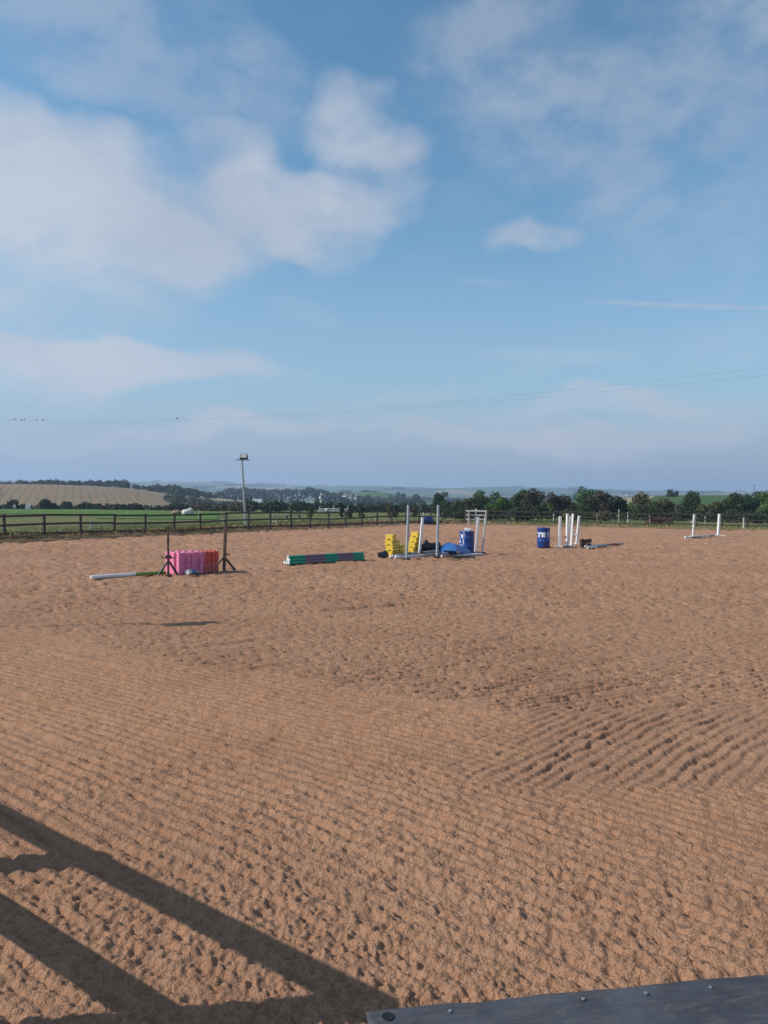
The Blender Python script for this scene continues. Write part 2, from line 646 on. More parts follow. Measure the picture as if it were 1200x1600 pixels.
def sand_height(x, y):
    r = np.hypot(x, y)
    wx = x + 0.16 * perlin(x / 3.5, y / 3.5, 31) + 0.022 * perlin(x / 0.35, y / 0.35, 33)
    wy = y + 0.16 * perlin(x / 3.5, y / 3.5, 32) + 0.022 * perlin(x / 0.35, y / 0.35, 34)
    keep = lambda lam: np.clip(lam / (0.009 * r) - 0.4, 0, 1)          # leave out what the sheet is too coarse to carry
    h = 0.012 * perlin(x / 1.3, y / 1.3, 1) + 0.02 * perlin(x / 4.5, y / 4.5, 2)
    # broken clods
    c1, v1 = worley(wx / 0.105, wy / 0.105, 3)
    c2, v2 = worley(wx / 0.043, wy / 0.043, 4)
    rough = 0.62 + 0.38 * perlin(x / 0.9, y / 0.9, 5) + 0.25 * sm(7, 3, r)
    rough = np.clip(rough, 0.25, 1.25)
    cA0 = 0.682 * wx + 0.731 * wy + 0.012 * (0.731 * wx - 0.682 * wy) ** 2
    track = np.exp(-((cA0 - 5.15) / 0.17) ** 2) + 0.8 * np.exp(-((cA0 - 6.75) / 0.15) ** 2) + np.exp(-((x - 4.4) / 1.5) ** 2 - ((y - 8.15 - 0.35 * (x - 4.4)) / 0.3) ** 2)
    rough = rough * (1 - 0.75 * np.clip(track, 0, 1))
    h += rough * keep(0.105) * (0.018 * (0.55 - c1) * (0.3 + v1))
    jx, jy = 0.03 * perlin(x / 0.05, y / 0.05, 15), 0.03 * perlin(x / 0.05, y / 0.05, 16)
    c3, v3 = worley((wx + jx) / 0.095, (wy + jy) / 0.095, 14)
    pits = np.exp(-(c3 / 0.26) ** 2) * (v3 > 0.5)
    h -= rough * keep(0.09) * 0.008 * pits * (0.4 + v3) * (0.5 + 0.5 * sm(9, 4, r))
    h += rough * keep(0.043) * (0.026 * (0.6 - c2) * (0.3 + v2))
    c4, v4 = worley((wx + jx) / 0.024, (wy + jy) / 0.024, 24)
    h += keep(0.024) * (0.014 * (0.6 - c4) * (0.2 + v4))
    h += rough * keep(0.06) * 0.015 * perlin(x / 0.06, y / 0.06, 6)
    h += keep(0.028) * 0.013 * perlin(x / 0.028, y / 0.028, 7)
    h += keep(0.014) * 0.008 * perlin(x / 0.014, y / 0.014, 8)
    h += rough * keep(0.2) * 0.014 * perlin(x / 0.2, y / 0.2, 9)

    def grooves(coord, along, spacing, depth, seed, dot=0.13, width=0.16, av=0.9):
        """tine lines: narrow, broken grooves, each one a row of small pits with the sand thrown up beside it"""
        ph = coord / spacing + 0.10 * perlin(along / 0.5, coord / spacing * 0.7, seed + 5)
        row_ = np.floor(ph)
        d = ph - row_ - 0.5
        amp = np.clip(0.6 + av * perlin(along / 1.1 + 17 * row_, row_ * 3.7, seed), 0.1, 1.3)
        pit = np.clip(0.42 + 1.15 * perlin(along / dot + 31 * row_, row_ * 5.3, seed + 1), 0, 1.4)
        dd = d + 0.10 * perlin(along / 0.06, row_ * 2.1, seed + 2)
        return depth * keep(spacing) * amp * (-np.exp(-(dd / width) ** 2) * (0.30 + 0.85 * pit) + 0.42 * np.exp(-((dd - 0.34) / 0.20) ** 2) + 0.15)
    # zone A: long passes running down to the right; zone F: passes along the length; zone B: a turn crossing them
    lineA = 0.507 * (wx + 6.3) + 0.862 * (wy - 12.0)
    zA = 1 - sm(-0.25, 0.25, lineA + 0.35 * perlin(x / 1.9, y / 1.9, 41))
    patch = np.exp(-((x - 3.2 - 0.35 * (y - 6.9)) / 2.1) ** 4 - ((y - 6.75 - 0.12 * (x - 3)) / 1.05) ** 4)
    patch = np.clip(patch * 1.3, 0, 1)
    zA = zA * (1 - patch)
    zF = np.clip(1 - zA - patch, 0, 1)
    ca, sa_ = math.cos(R(-43)), math.sin(R(-43))
    alA, cA = ca * wx + sa_ * wy, -sa_ * wx + ca * wy
    cA = cA + 0.012 * alA ** 2
    cb_, sb_ = math.cos(R(47)), math.sin(R(47))
    alB, cB = cb_ * wx + sb_ * wy, -sb_ * wx + cb_ * wy
    cf, sf = math.cos(R(33)), math.sin(R(33))
    alF, cF = cf * wx + sf * wy, -sf * wx + cf * wy
    cF = cF + 0.006 * alF ** 2 + 0.25 * perlin(x / 11, y / 11, 77)
    h += grooves(cA, alA, 0.118, 0.044, 50, 0.19, 0.17, 0.45) * zA * (0.5 + 0.5 * sm(3.5, 7, r))
    h += grooves(cB, alB, 0.122, 0.034, 60, 0.2, 0.18, 0.3) * patch
    h += grooves(cF, alF, 0.125, 0.040, 70, av=0.6) * zF
    # scattered small pits that show as dark dots farther off
    for lam, rad_, dep_, w_ in ((0.135, 0.30, 0.042, sm(4.5, 8, r) * (1 - sm(22, 28, r))), (0.28, 0.30, 0.085, sm(13, 18, r) * (1 - sm(45, 60, r))), (0.7, 0.3, 0.12, sm(26, 34, r))):
        cp_, vp_ = worley((alF + jx) / lam * 0.8, (cF + jy) / lam, int(lam * 1000))
        h -= dep_ * w_ * (1 - patch) * (1 - 0.75 * zA) * np.exp(-(cp_ / rad_) ** 2) * np.clip((vp_ - 0.3) * 2, 0, 1)
    h += grooves(cF + 0.3, alF, 0.42, 0.040, 80, 0.26, 0.2) * sm(11, 17, r)
    h += grooves(cF + 0.1, alF, 1.05, 0.05, 84, 0.7, 0.16) * sm(20, 32, r)
    # single deep furrows and wheel marks left at the edge of a pass
    for k_, c0 in enumerate((8.2, 9.05, 10.7, 12.9, 14.0, 16.4, 19.0, 21.6, 24.5, 28.0, 32.5, 37.0, 42.0)):
        w = 0.035 + 0.0033 * c0
        dep = 0.018 + 0.0016 * c0
        k = np.clip(0.25 + 1.3 * perlin(alF / 3.1, c0 + alF * 0, 90 + k_), 0, 1)
        dd = (cF - c0 + 0.12 * perlin(alF / 4.0, c0 + alF * 0, 120 + k_)) / w
        h += k * dep * (-np.exp(-dd ** 2) + 0.7 * np.exp(-(dd - 1.9) ** 2)) * np.clip(zF + sm(9, 13, r), 0, 1)
    for k_, c0 in enumerate((3.3, 4.05, 4.7, 5.6, 6.4, 7.0)):
        k = np.clip(0.2 + 1.4 * perlin(alA / 2.4, c0 + alA * 0, 150 + k_), 0, 1)
        dd = (cA - c0) / 0.05
        h += k * 0.032 * (-np.exp(-dd ** 2) + 0.7 * np.exp(-(dd - 1.9) ** 2)) * zA
    return h


fine = np.arange(-35, 35, 0.0875)
aths = np.radians(np.concatenate([np.arange(-150, -35, 1.5), fine, np.arange(35, 150.1, 1.5)]))
rl = [0.8]
while rl[-1] < 86:
    q = rl[-1]
    rl.append(q * (1 + (0.0042 if q < 2.4 else 0.0023 if q < 6.5 else 0.0023 + 0.0037 * min(1, (q - 6.5) / 16))))
rs = np.array(rl)
X, Y, RR = polar(rs, aths)
Z = sand_height(X, Y)
quads = grid_quads(len(rs), len(aths))
S = sd(X, Y).ravel()
Z = Z.ravel() - 0.02
keepq = (S[quads].min(1) < 0.6)
quads = quads[keepq]
used = np.zeros(len(Z), bool)
used[quads.ravel()] = True
idx = np.cumsum(used) - 1
V = np.stack([X.ravel(), Y.ravel(), Z], -1)[used]
sand_m = bpy.data.materials.new('riding_sand')
sand_m.use_nodes = True
N = NT(sand_m.node_tree)
b = sand_m.node_tree.nodes['Principled BSDF']
b.inputs['Roughness'].default_value = 0.95
b.inputs['Specular IOR Level'].default_value = 0.1
pos = N.n('ShaderNodeNewGeometry').outputs['Position']
c = N.mix(N.ss(N.noise(pos, 0.35, 5, 0.6), 0.3, 0.7), (0.398, 0.210, 0.127), (0.472, 0.262, 0.162))
c = N.mix(N.m('MULTIPLY', N.ss(N.noise(pos, 9.0, 5, 0.65), 0.45, 0.7), 0.45), c, (0.30, 0.145, 0.078))
c = N.mix(N.m('MULTIPLY', N.ss(N.noise(N.vm('ADD', pos, (2, 9, 4)), 38.0, 3, 0.7), 0.56, 0.70), 0.42), c, (0.21, 0.105, 0.058))
c = N.mix(N.m('MULTIPLY', N.ss(N.noise(pos, 160.0, 3, 0.7), 0.5, 0.75), 0.5), c, (0.52, 0.32, 0.205))
c = N.mix(N.m('MULTIPLY', N.ss(N.noise(N.vm('ADD', pos, (5, 3, 1)), 240.0, 2, 0.7), 0.58, 0.72), 0.5), c, (0.18, 0.10, 0.06))
N.put(b.inputs['Base Color'], c)
bp = N.n('ShaderNodeBump')
bp.inputs['Strength'].default_value = 1.0
bp.inputs['Distance'].default_value = 1.0
hgt = N.m('ADD', N.m('MULTIPLY', N.noise(pos, 110.0, 3, 0.7), 0.013), N.m('MULTIPLY', N.noise(N.vm('ADD', pos, (4, 1, 7)), 48.0, 3, 0.7), 0.024))
hgt = N.m('ADD', hgt, N.m('MULTIPLY', N.noise(N.vm('MULTIPLY', pos, (0.75, 1.2, 1)), 14.0, 4, 0.75), 0.028))
qx, qy, qz = N.xyz(pos)


def along(deg, stretch):
    c_, s_ = math.cos(R(deg)), math.sin(R(deg))
    a_ = N.m('ADD', N.m('MULTIPLY', qx, c_ * stretch), N.m('MULTIPLY', qy, s_ * stretch))
    b_ = N.m('ADD', N.m('MULTIPLY', qx, -s_), N.m('MULTIPLY', qy, c_))
    return N.comb(a_, b_)


inA = N.ss(N.m('ADD', N.m('MULTIPLY', N.m('ADD', qx, 6.3), 0.507), N.m('MULTIPLY', N.m('SUBTRACT', qy, 12.0), 0.862)), 0.4, -0.4)
rowA = N.noise(along(-43, 0.28), 6.5, 3, 0.75)
rowF = N.m('ADD', N.noise(along(33, 0.28), 6.0, 3, 0.75), N.m('MULTIPLY', N.noise(along(33, 0.15), 1.7, 3, 0.75), 1.6))
hgt = N.m('ADD', hgt, N.m('ADD', N.m('MULTIPLY', N.m('MULTIPLY', rowA, inA), 0.03), N.m('MULTIPLY', N.m('MULTIPLY', rowF, N.m('SUBTRACT', 1.0, inA)), 0.045)))
N.put(bp.inputs['Height'], hgt)
sand_m.node_tree.links.new(bp.outputs[0], b.inputs['Normal'])
tag(link('arena_sand', fast_mesh('arena_sand', V, idx[quads]), sand_m, smooth=True), 'harrowed reddish brown riding arena sand', 'sand', kind='structure')

# ------------------------------------------------------------------ earth bank along the left and far edge
def strip_points(a, b, n):
    return [a + (b - a) * k / (n - 1) for k in range(n)]


def bank(name, pts, label, width, height, seed, material):
    """low uneven ridge of earth along a line"""
    pts = np.array(pts)
    tang = np.gradient(pts, axis=0)
    tang /= np.linalg.norm(tang, axis=1)[:, None]
    nrm = np.stack([-tang[:, 1], tang[:, 0]], -1)
    prof = [(-0.35, -0.08), (-0.12, 0.08), (0.0, 0.30), (0.10, 0.55), (0.22, 0.8), (0.38, 0.97), (0.55, 1.0), (0.75, 0.85), (1.0, 0.3), (1.15, -0.15)]
    vs = np.zeros((len(pts), len(prof), 3))
    arc = np.cumsum(np.r_[0, np.linalg.norm(np.diff(pts, axis=0), axis=1)])
    for k, (o, hh) in enumerate(prof):
        wob = 0.12 * perlin(arc / 0.7, arc * 0 + k * 0.6, seed) + 0.05 * perlin(arc / 0.2, arc * 0 + k * 0.9, seed + 1)
        hv = 1 + 0.4 * perlin(arc / 1.6, arc * 0 + 0.5, seed + 2) + 0.45 * perlin(arc / 0.35, arc * 0 + k * 0.8, seed + 3)
        vs[:, k, 0] = pts[:, 0] + nrm[:, 0] * (o * width + wob)
        vs[:, k, 1] = pts[:, 1] + nrm[:, 1] * (o * width + wob)
        vs[:, k, 2] = hh * height * (hv if hh > 0 else 1)
    q = grid_quads(len(pts), len(prof))[:, ::-1]
    return tag(link(name, fast_mesh(name, vs.reshape(-1, 3), q), material, smooth=True), label, 'bank', kind='structure')


earth_m = mat('dry_earth', (0.17, 0.095, 0.055), 0.95, (0.26, 0.19, 0.10), 3.0, bump=1.0, bscale=14, bdist=0.06, spec=0.1)
straw_m = mat('sandy_verge', (0.30, 0.20, 0.115), 0.95, (0.16, 0.15, 0.055), 2.2, bump=1.0, bscale=14, bdist=0.06, spec=0.1)
dl = (E1 - E0) / np.linalg.norm(E1 - E0)
bank('earth_bank', np.concatenate([strip_points(E0 - dl * 12, E1, 420), strip_points(E1, E2, 60)[1:]]), 'low brown bank of earth under the left fence', 1.7, 0.24, 3, earth_m)
dr = (E3 - E2) / np.linalg.norm(E3 - E2)
bank('sandy_verge', strip_points(E2 - dr * 0.4, E3 + dr * 11, 330), 'low sandy grass verge under the far right fence', 1.5, 0.10, 9, straw_m)

# ------------------------------------------------------------------ post and rail fences
fence_m = mat('creosoted_timber', (0.034, 0.028, 0.022), 0.85, (0.070, 0.060, 0.048), 5.0, bump=0.4, bscale=30)
rngF = random.Random(4)


def post_mesh(h, w=0.11):
    return MB().box((0, 0, h / 2 - 0.3), (w, w, h + 0.6), ch=0.008).mesh('post')


POSTS = [post_mesh(h) for h in (1.10, 1.13, 1.16)]


def fence(a, b, spacing, zg, label, rails=(1.05, 0.63, 0.20), name='post_and_rail_fence', board=0.10, posts=None):
    a, b = np.array(a), np.array(b)
    L = np.linalg.norm(b - a)
    d = (b - a) / L
    n = int(round(L / spacing))
    spacing = L / n
    ang = math.atan2(d[1], d[0])
    root = empty(name, (a[0], a[1], 0), ang)
    tag(root, label, 'fence', 'post and rail fences round the arena')
    rail = MB().box((0, 0, 0), (spacing - 0.004, 0.038, board), ch=0.004).mesh('rail')
    rail.materials.append(fence_m)
    side = -0.075                                              # rails on the arena face
    for k in range(n + 1):
        p = link('post', (posts or POSTS)[rngF.randrange(3)], fence_m, root, (k * spacing, 0, zg(k / n)))
        p.rotation_euler = (R(rngF.uniform(-2, 2)), R(rngF.uniform(-2.2, 2.2)), 0)
    for k in range(n):
        for z in rails:
            z0, z1 = zg(k / n) + z, zg((k + 1) / n) + z
            p = link('rail', rail, None, root, ((k + 0.5) * spacing, side, (z0 + z1) / 2 + rngF.uniform(-0.022, 0.022)))
            p.rotation_euler = (0, -math.atan2(z1 - z0, spacing) + R(rngF.uniform(-0.7, 0.7)), 0)
    return root


F0 = g(-60, 846.5)[:2]
FC = g(727, 816.2)[:2]
F1 = g(1290, 827.5)[:2]
zleft = lambda t: 0.05 + 0.03 * math.sin(t * 19) - 0.04 * t
fence(F0, FC, 1.93, zleft, 'dark timber fence running along the left side of the arena to the far corner')
fence(FC + (F1 - FC) / np.linalg.norm(F1 - FC) * 0.12, F1, 1.93, lambda t: 0.02 + 0.03 * math.sin(t * 23), 'sunlit timber fence along the far right side in front of the trees')
NEAR_LEN = 23.2
fence(post_end, post_end + near_dir * NEAR_LEN, 2.1, lambda t: 0.0, 'near fence at lower left whose rails throw the broad shadow on the sand', rails=(1.21, 0.60), board=0.170, posts=[post_mesh(1.31, 0.15)] * 3)

# ------------------------------------------------------------------ floodlights
galv_m = mat('galvanised_steel', (0.42, 0.44, 0.45), 0.45, (0.33, 0.35, 0.36), 3.0, metal=0.35, bump=0.15, bscale=60)
dark_metal = mat('dark_metal', (0.035, 0.034, 0.036), 0.5, (0.06, 0.055, 0.055), 8)
lamp_glass = mat('lamp_glass', (0.42, 0.39, 0.40), 0.12, (0.5, 0.46, 0.46), 3)


def floodlight(base, height, lean, facing, label, heads, pr=1.0):
    root = empty('floodlight', base, facing, 0, 0)
    tag(root, label, 'floodlight')
    top = Vector((lean[0], lean[1], height))
    MB().tube((0, 0, -0.3), top, 0.085 * pr, 0.06 * pr, 14).build('pole', galv_m, root, smooth=True)
    MB().tube((0, 0, -0.02), (0, 0, 0.10), 0.12, 0.11, 14).build('base_collar', galv_m, root, smooth=True)
    MB().tube(top + Vector((-0.42, 0, -0.42)), top + Vector((0.55, 0, -0.42)), 0.03, n=8).build('crossarm', dark_metal, root)
    for hx in heads:
        c = top + Vector((hx, -0.10, -0.17))
        tilt = Rx(R(-28))
        hd = MB().prism([(-0.27, -0.20), (0.27, -0.20), (0.23, 0.20), (-0.23, 0.20)], -0.10, 0.08, rot=Rx(R(62)), loc=c, inset=0.08).build('lamp_head', dark_metal, root)
        f = Rx(R(62)) @ Vector((0, 0, 0.086)) + c
        MB().box(f, (0.42, 0.32, 0.012), Rx(R(62)), ch=0.004).build('lamp_glass', lamp_glass, hd)
        MB().box(c + Vector((-0.27, 0.02, -0.1)), (0.025, 0.05, 0.34)).box(c + Vector((0.27, 0.02, -0.1)), (0.025, 0.05, 0.34)).box(c + Vector((0, 0.02, -0.262)), (0.56, 0.05, 0.02)).build('bracket', dark_metal, root)
    return root


lb = g(383, 823, 0.0)
floodlight((lb[0], lb[1] + 0.35, 0), 5.15, (-0.36, 0), 0.0, 'tall leaning grey floodlight pole standing beside the left fence', (0.18,))
shadow_c = g(296, 972)[:2]
lp = shadow_c - SH * (5.2 / TAN)
floodlight((lp[0], lp[1], 0), 5.4, (0, 0), R(8), 'floodlight by the near fence, known by its short dark shadow on the sand', (0.0,), pr=0.36)

# ------------------------------------------------------------------ rubber topped step at the gateway
rubber_m = bpy.data.materials.new('black_rubber')
rubber_m.use_nodes = True
N = NT(rubber_m.node_tree)
b = rubber_m.node_tree.nodes['Principled BSDF']
tco = N.n('ShaderNodeTexCoord').outputs['Object']
c = N.mix(N.ss(N.noise(tco, 3.0, 6, 0.65), 0.35, 0.7), (0.042, 0.045, 0.056), (0.074, 0.080, 0.096))
st = N.vm('MULTIPLY', tco, (1.0, 4.0, 1.0))
c = N.mix(N.m('MULTIPLY', N.ss(N.noise(st, 4.0, 6, 0.7, 1.2), 0.46, 0.72), 0.6), c, (0.125, 0.115, 0.110))
c = N.mix(N.m('MULTIPLY', N.ss(N.noise(tco, 180, 3, 0.6), 0.62, 0.75), 0.35), c, (0.22, 0.16, 0.115))
N.put(b.inputs['Base Color'], c)
N.put(b.inputs['Roughness'], N.ss(N.noise(tco, 7.0, 5, 0.6), 0.3, 0.7, 0.6, 0.9))
b.inputs['Specular IOR Level'].default_value = 0.3
bp = N.n('ShaderNodeBump')
bp.inputs['Strength'].default_value = 0.25
bp.inputs['Distance'].default_value = 0.01
N.put(bp.inputs['Height'], N.noise(tco, 26, 5, 0.6))
rubber_m.node_tree.links.new(bp.outputs[0], b.inputs['Normal'])
sleeper_m = mat('weathered_sleeper', (0.10, 0.085, 0.07), 0.85, (0.17, 0.15, 0.125), 6, bump=0.5, bscale=25)
STEP_Z = 0.20
m0, m1 = g(572, 1576, STEP_Z)[:2], g(1200, 1517, STEP_Z)[:2]
md = (m1 - m0) / np.linalg.norm(m1 - m0)
step = empty('gateway_step', (m0[0], m0[1], 0), math.atan2(md[1], md[0]))
tag(step, 'low step with a scuffed black rubber top at the bottom edge of the picture', 'step')
SL = 3.4
MB().box((SL / 2, -0.45, STEP_Z / 2 - 0.058), (SL - 0.03, 0.86, STEP_Z + 0.1), ch=0.01).build('timber_base', sleeper_m, step)
# rubber sheet with a gently buckled surface
nx, ny = 170, 44
gx, gy = np.meshgrid(np.linspace(0, SL, nx), np.linspace(0.0, -0.92, ny), indexing='ij')
gz = STEP_Z + 0.006 * perlin(gx / 0.5, gy / 0.4, 8) + 0.003 * perlin(gx / 0.13, gy / 0.1, 9) - 0.012 * np.exp(gy / 0.025)
gyw = gy + 0.008 * perlin(gx / 0.3, gx * 0, 3)
topv = np.stack([gx, gyw, gz], -1).reshape(-1, 3)
botv = topv.copy()
botv[:, 2] = STEP_Z - 0.022
n0 = nx * ny
q = grid_quads(nx, ny)
idx2 = np.arange(n0).reshape(nx, ny)
rim = np.concatenate([idx2[:, 0], idx2[-1, 1:], idx2[::-1, -1][1:], idx2[0, ::-1][1:]])
rimq = np.stack([rim[:-1], rim[1:], rim[1:] + n0, rim[:-1] + n0], -1)
sheet_me = fast_mesh('rubber_sheet', np.concatenate([topv, botv]), np.concatenate([q[:, ::-1], rimq]))
link('rubber_sheet', sheet_me, rubber_m, step)
screw_m = mat('screw_head', (0.22, 0.23, 0.25), 0.55, metal=0.2)
rl_ = Rz(-math.atan2(md[1], md[0]))
for (sx, sy) in ((672, 1503 + 50), (910, 1562), (1008, 1553), (1120, 1500 + 42)):
    pass
for (sx, sy) in ((703, 1581), (911, 1562), (1009, 1553), (1110, 1544)):
    w = g(sx, sy, STEP_Z)
    l = rl_ @ Vector((w[0] - m0[0], w[1] - m0[1], 0))
    MB().lathe([(0.008, 0.0), (0.0075, 0.0015), (0.003, 0.002)], 12).build('screw_head', screw_m, step, (l.x, l.y, STEP_Z + 0.004))
w = g(606, 1590, STEP_Z)
l = rl_ @ Vector((w[0] - m0[0], w[1] - m0[1], 0))
MB().lathe([(0.024, 0.0), (0.023, 0.0015), (0.012, 0.0008), (0.003, 0.0004)], 18).build('bolt_recess', mat('bolt_hole', (0.006, 0.006, 0.007), 0.6), step, (l.x, l.y, STEP_Z + 0.004))

# ------------------------------------------------------------------ jump gear: shared makers
brown_paint = mat('brown_paint', (0.115, 0.062, 0.042), 0.6, (0.07, 0.042, 0.032), 9, bump=0.2)
brown_wood = mat('brown_wood', (0.17, 0.10, 0.068), 0.7, (0.10, 0.062, 0.045), 9, bump=0.3)
black_iron = mat('black_iron', (0.012, 0.011, 0.012), 0.55, (0.03, 0.025, 0.022), 8)
white_plastic = mat('white_plastic', (0.78, 0.77, 0.76), 0.4, (0.62, 0.60, 0.57), 2.2, 0.45, 0.75, bump=0.05)
white_dirty = mat('scuffed_white', (0.66, 0.63, 0.62), 0.5, (0.38, 0.36, 0.33), 4.0, 0.4, 0.7, bump=0.1)
grey_pipe = mat('grey_plastic_pipe', (0.36, 0.41, 0.42), 0.42, (0.29, 0.33, 0.34), 2.5, bump=0.05)
grey_pole = mat('grey_weathered_pole', (0.36, 0.34, 0.33), 0.6, (0.22, 0.21, 0.21), 6)
blue_plastic = mat('blue_plastic', (0.012, 0.050, 0.235), 0.32, (0.010, 0.038, 0.17), 2.5, bump=0.04)
blue_light = mat('blue_plastic_faded', (0.035, 0.175, 0.52), 0.42, (0.025, 0.13, 0.42), 2.5, bump=0.04)
black_plastic = mat('black_plastic', (0.010, 0.010, 0.012), 0.45, (0.022, 0.022, 0.024), 5, bump=0.4, bscale=9, bdist=0.03)
dark_brown = mat('dark_brown_board', (0.040, 0.026, 0.020), 0.7, (0.065, 0.045, 0.033), 7, bump=0.3)
pink_m = mat('pink_plastic', (0.76, 0.20, 0.36), 0.5, (0.62, 0.19, 0.29), 7, 0.4, 0.75)
red_m = mat('red_plastic', (0.70, 0.095, 0.060), 0.48, (0.54, 0.10, 0.06), 7, 0.4, 0.75)
coral_m = mat('coral_plastic', (0.62, 0.13, 0.11), 0.42, (0.50, 0.11, 0.10), 3)
yellow_m = mat('yellow_plastic', (0.78, 0.55, 0.055), 0.42, (0.68, 0.46, 0.05), 3)
band = {
    'white': white_plastic, 'green': mat('pole_green', (0.016, 0.29, 0.165), 0.4), 'purple': mat('pole_purple', (0.20, 0.125, 0.165), 0.45),
    'lime': mat('pole_lime', (0.21, 0.27, 0.045), 0.5), 'red': mat('pole_red', (0.30, 0.02, 0.03), 0.45), 'grey': grey_pole, 'black': black_iron,
    'dirty': white_dirty, 'blue': mat('pole_blue', (0.06, 0.13, 0.36), 0.5), 'tan': mat('pole_tan', (0.46, 0.36, 0.27), 0.6)}


def pole(a, b, r, bands, label, group=None, cap='white', name='jump_pole'):
    """painted pole; bands = [(fraction, colour)]"""
    a, b = Vector(tuple(map(float, a))), Vector(tuple(map(float, b)))
    root = empty(name, a)
    tag(root, label, 'jump pole', group)
    d = b - a
    t = 0.0
    for k, (f, colr) in enumerate(bands):
        MB().tube(d * t, d * (t + f), r + (0.0006 if k % 2 else 0), n=14).build('painted_band', band[colr], root, smooth=True)
        t += f
    u = d.normalized()
    MB().tube(-u * 0.012, u * 0.004, r * 0.82, r * 1.03, n=14).build('end_cap', band[cap], root, smooth=True)
    MB().tube(d - u * 0.004, d + u * 0.012, r * 1.03, r * 0.82, n=14).build('end_cap', band[cap], root, smooth=True)
    return root


def cup(parent, z, side, material, reach=0.14):
    """jump cup: pin plate with a curved tray"""
    m = MB()
    m.box((side * 0.055, 0, z), (0.02, 0.07, 0.10))
    s0 = side * 0.065
    for k in range(5):
        a0, a1 = math.pi + math.pi * k / 5, math.pi + math.pi * (k + 1) / 5
        x0, z0 = s0 + side * (0.055 + 0.055 * math.cos(a0)), z + 0.02 + 0.05 * math.sin(a0)
        x1, z1 = s0 + side * (0.055 + 0.055 * math.cos(a1)), z + 0.02 + 0.05 * math.sin(a1)
        m.tube((x0, 0, z0), (x1, 0, z1), 0.016, n=6)
    return m.build('jump_cup', material, parent)


def standard(base, top, w, material, foot_m, label, group=None, cups=(), feet='cross', rz=0.0, foot_r=0.28, extra=None, square=True, name='jump_standard', cap=True):
    base, top = Vector(tuple(map(float, base))), Vector(tuple(map(float, top)))
    root = empty(name, base, 0)
    tag(root, label, 'jump stand', group)
    d = top - base
    q = d.to_track_quat('Z', 'Y').to_matrix()
    H_ = d.length
    if square:
        MB().box(q @ Vector((0, 0, H_ / 2 + 0.01)), (w, w, H_ - 0.02), q @ Rz(rz), ch=0.008).build('upright', material, root)
        if cap:
            MB().box(q @ Vector((0, 0, H_ + 0.008)), (w + 0.008, w + 0.008, 0.02), q @ Rz(rz), ch=0.005).build('cap', material, root)
    else:
        MB().tube(q @ Vector((0, 0, 0.0)), d, w / 2, n=18).build('upright', material, root, smooth=True)
        MB().tube(q @ Vector((0, 0, H_ - 0.004)), q @ Vector((0, 0, H_ + 0.02)), w / 2 * 1.05, w / 2 * 0.96, n=18).build('cap', material, root, smooth=True)
    if feet == 'cross':
        for a in (rz + 0.5, rz + 0.5 + math.pi / 2):
            m = MB()
            m.box((0, 0, 0.03 + (0.01 if a > rz + 1 else 0)), (foot_r * 2, 0.06, 0.055), Rz(a), ch=0.008)
            m.build('foot', foot_m, root)
    elif feet == 'splay':
        for k in range(3):
            a = rz + math.pi * (0.12 + 2 * k / 3)
            v = Vector((math.cos(a) * foot_r, math.sin(a) * foot_r, 0))
            MB().path([(0, 0, 0.13), v * 0.5 + Vector((0, 0, 0.10)), v + Vector((0, 0, 0.012))], [0.024, 0.022, 0.018], 7).build('foot', foot_m, root)
    elif feet == 'brace':
        for s in (-1, 1):
            MB().tube((s * foot_r, 0, 0.0), (s * 0.02, 0, 0.38), 0.034, 0.028, n=4).build('brace', foot_m, root)
        MB().box((0, 0, 0.025), (0.07, foot_r * 1.9, 0.05), Rz(0.25), ch=0.006).build('foot', foot_m, root)
    elif feet == 'plate':
        MB().box((0, 0, 0.012), (0.26, 0.26, 0.03), Rz(rz), ch=0.006).build('base_plate', foot_m, root)
    for z, side, mm in cups:
        cup(root, z, side, mm)
    return root


# ------------------------------------------------------------------ pink and red block jump
s1 = g(263, 899)
t1 = at(262.5, 824, s1[1])
standard(s1, t1, 0.052, brown_paint, black_iron, 'thin brown metal jump stand at the left end of the pink blocks', cups=((0.50, -1, black_iron), (0.50, 1, black_iron)), feet='brace', foot_r=0.27)
s2 = g(350, 891)
t2 = at(352.5, 823.5, s2[1])
standard(s2, t2, 0.085, brown_wood, black_iron, 'brown timber jump stand leaning slightly, right of the red blocks', cups=((0.48, 1, black_iron),), feet='brace', foot_r=0.33)
rt = bpy.data.objects[bpy.context.scene.objects[-1].name]


def notch_outline(L, Wd, nd=0.05, nw=0.11, flute=0):
    """plan of a moulded jump block: a rectangle with tapered notches"""
    p = []
    hx, hy = L / 2, Wd / 2
    if not flute:
        for (ax, ay, bx, by, nx_, ny_) in ((-hx, -hy, hx, -hy, 0, 1), (hx, -hy, hx, hy, -1, 0), (hx, hy, -hx, hy, 0, -1), (-hx, hy, -hx, -hy, 1, 0)):
            p.append((ax, ay))
            mx, my = (ax + bx) / 2, (ay + by) / 2
            l_ = math.hypot(bx - ax, by - ay)
            ex, ey = (bx - ax) / l_, (by - ay) / l_
            for s_, dpt in ((-nw * 0.62, 0), (-nw * 0.4, nd), (nw * 0.4, nd), (nw * 0.62, 0)):
                p.append((mx + ex * s_ + nx_ * dpt, my + ey * s_ + ny_ * dpt))
        return p
    p += [(hx, -hy), (hx, hy)]
    top = []
    n = flute
    for k in range(n):
        x0 = -hx + L * k / n
        w_ = L / n
        top += [(x0 + w_ * 0.05, hy - nd), (x0 + w_ * 0.22, hy), (x0 + w_ * 0.78, hy), (x0 + w_ * 0.95, hy - nd)]
    bot = [(x, -y) for (x, y) in top]
    return bot + [(hx, 0)] + top[::-1] + [(-hx, 0)]


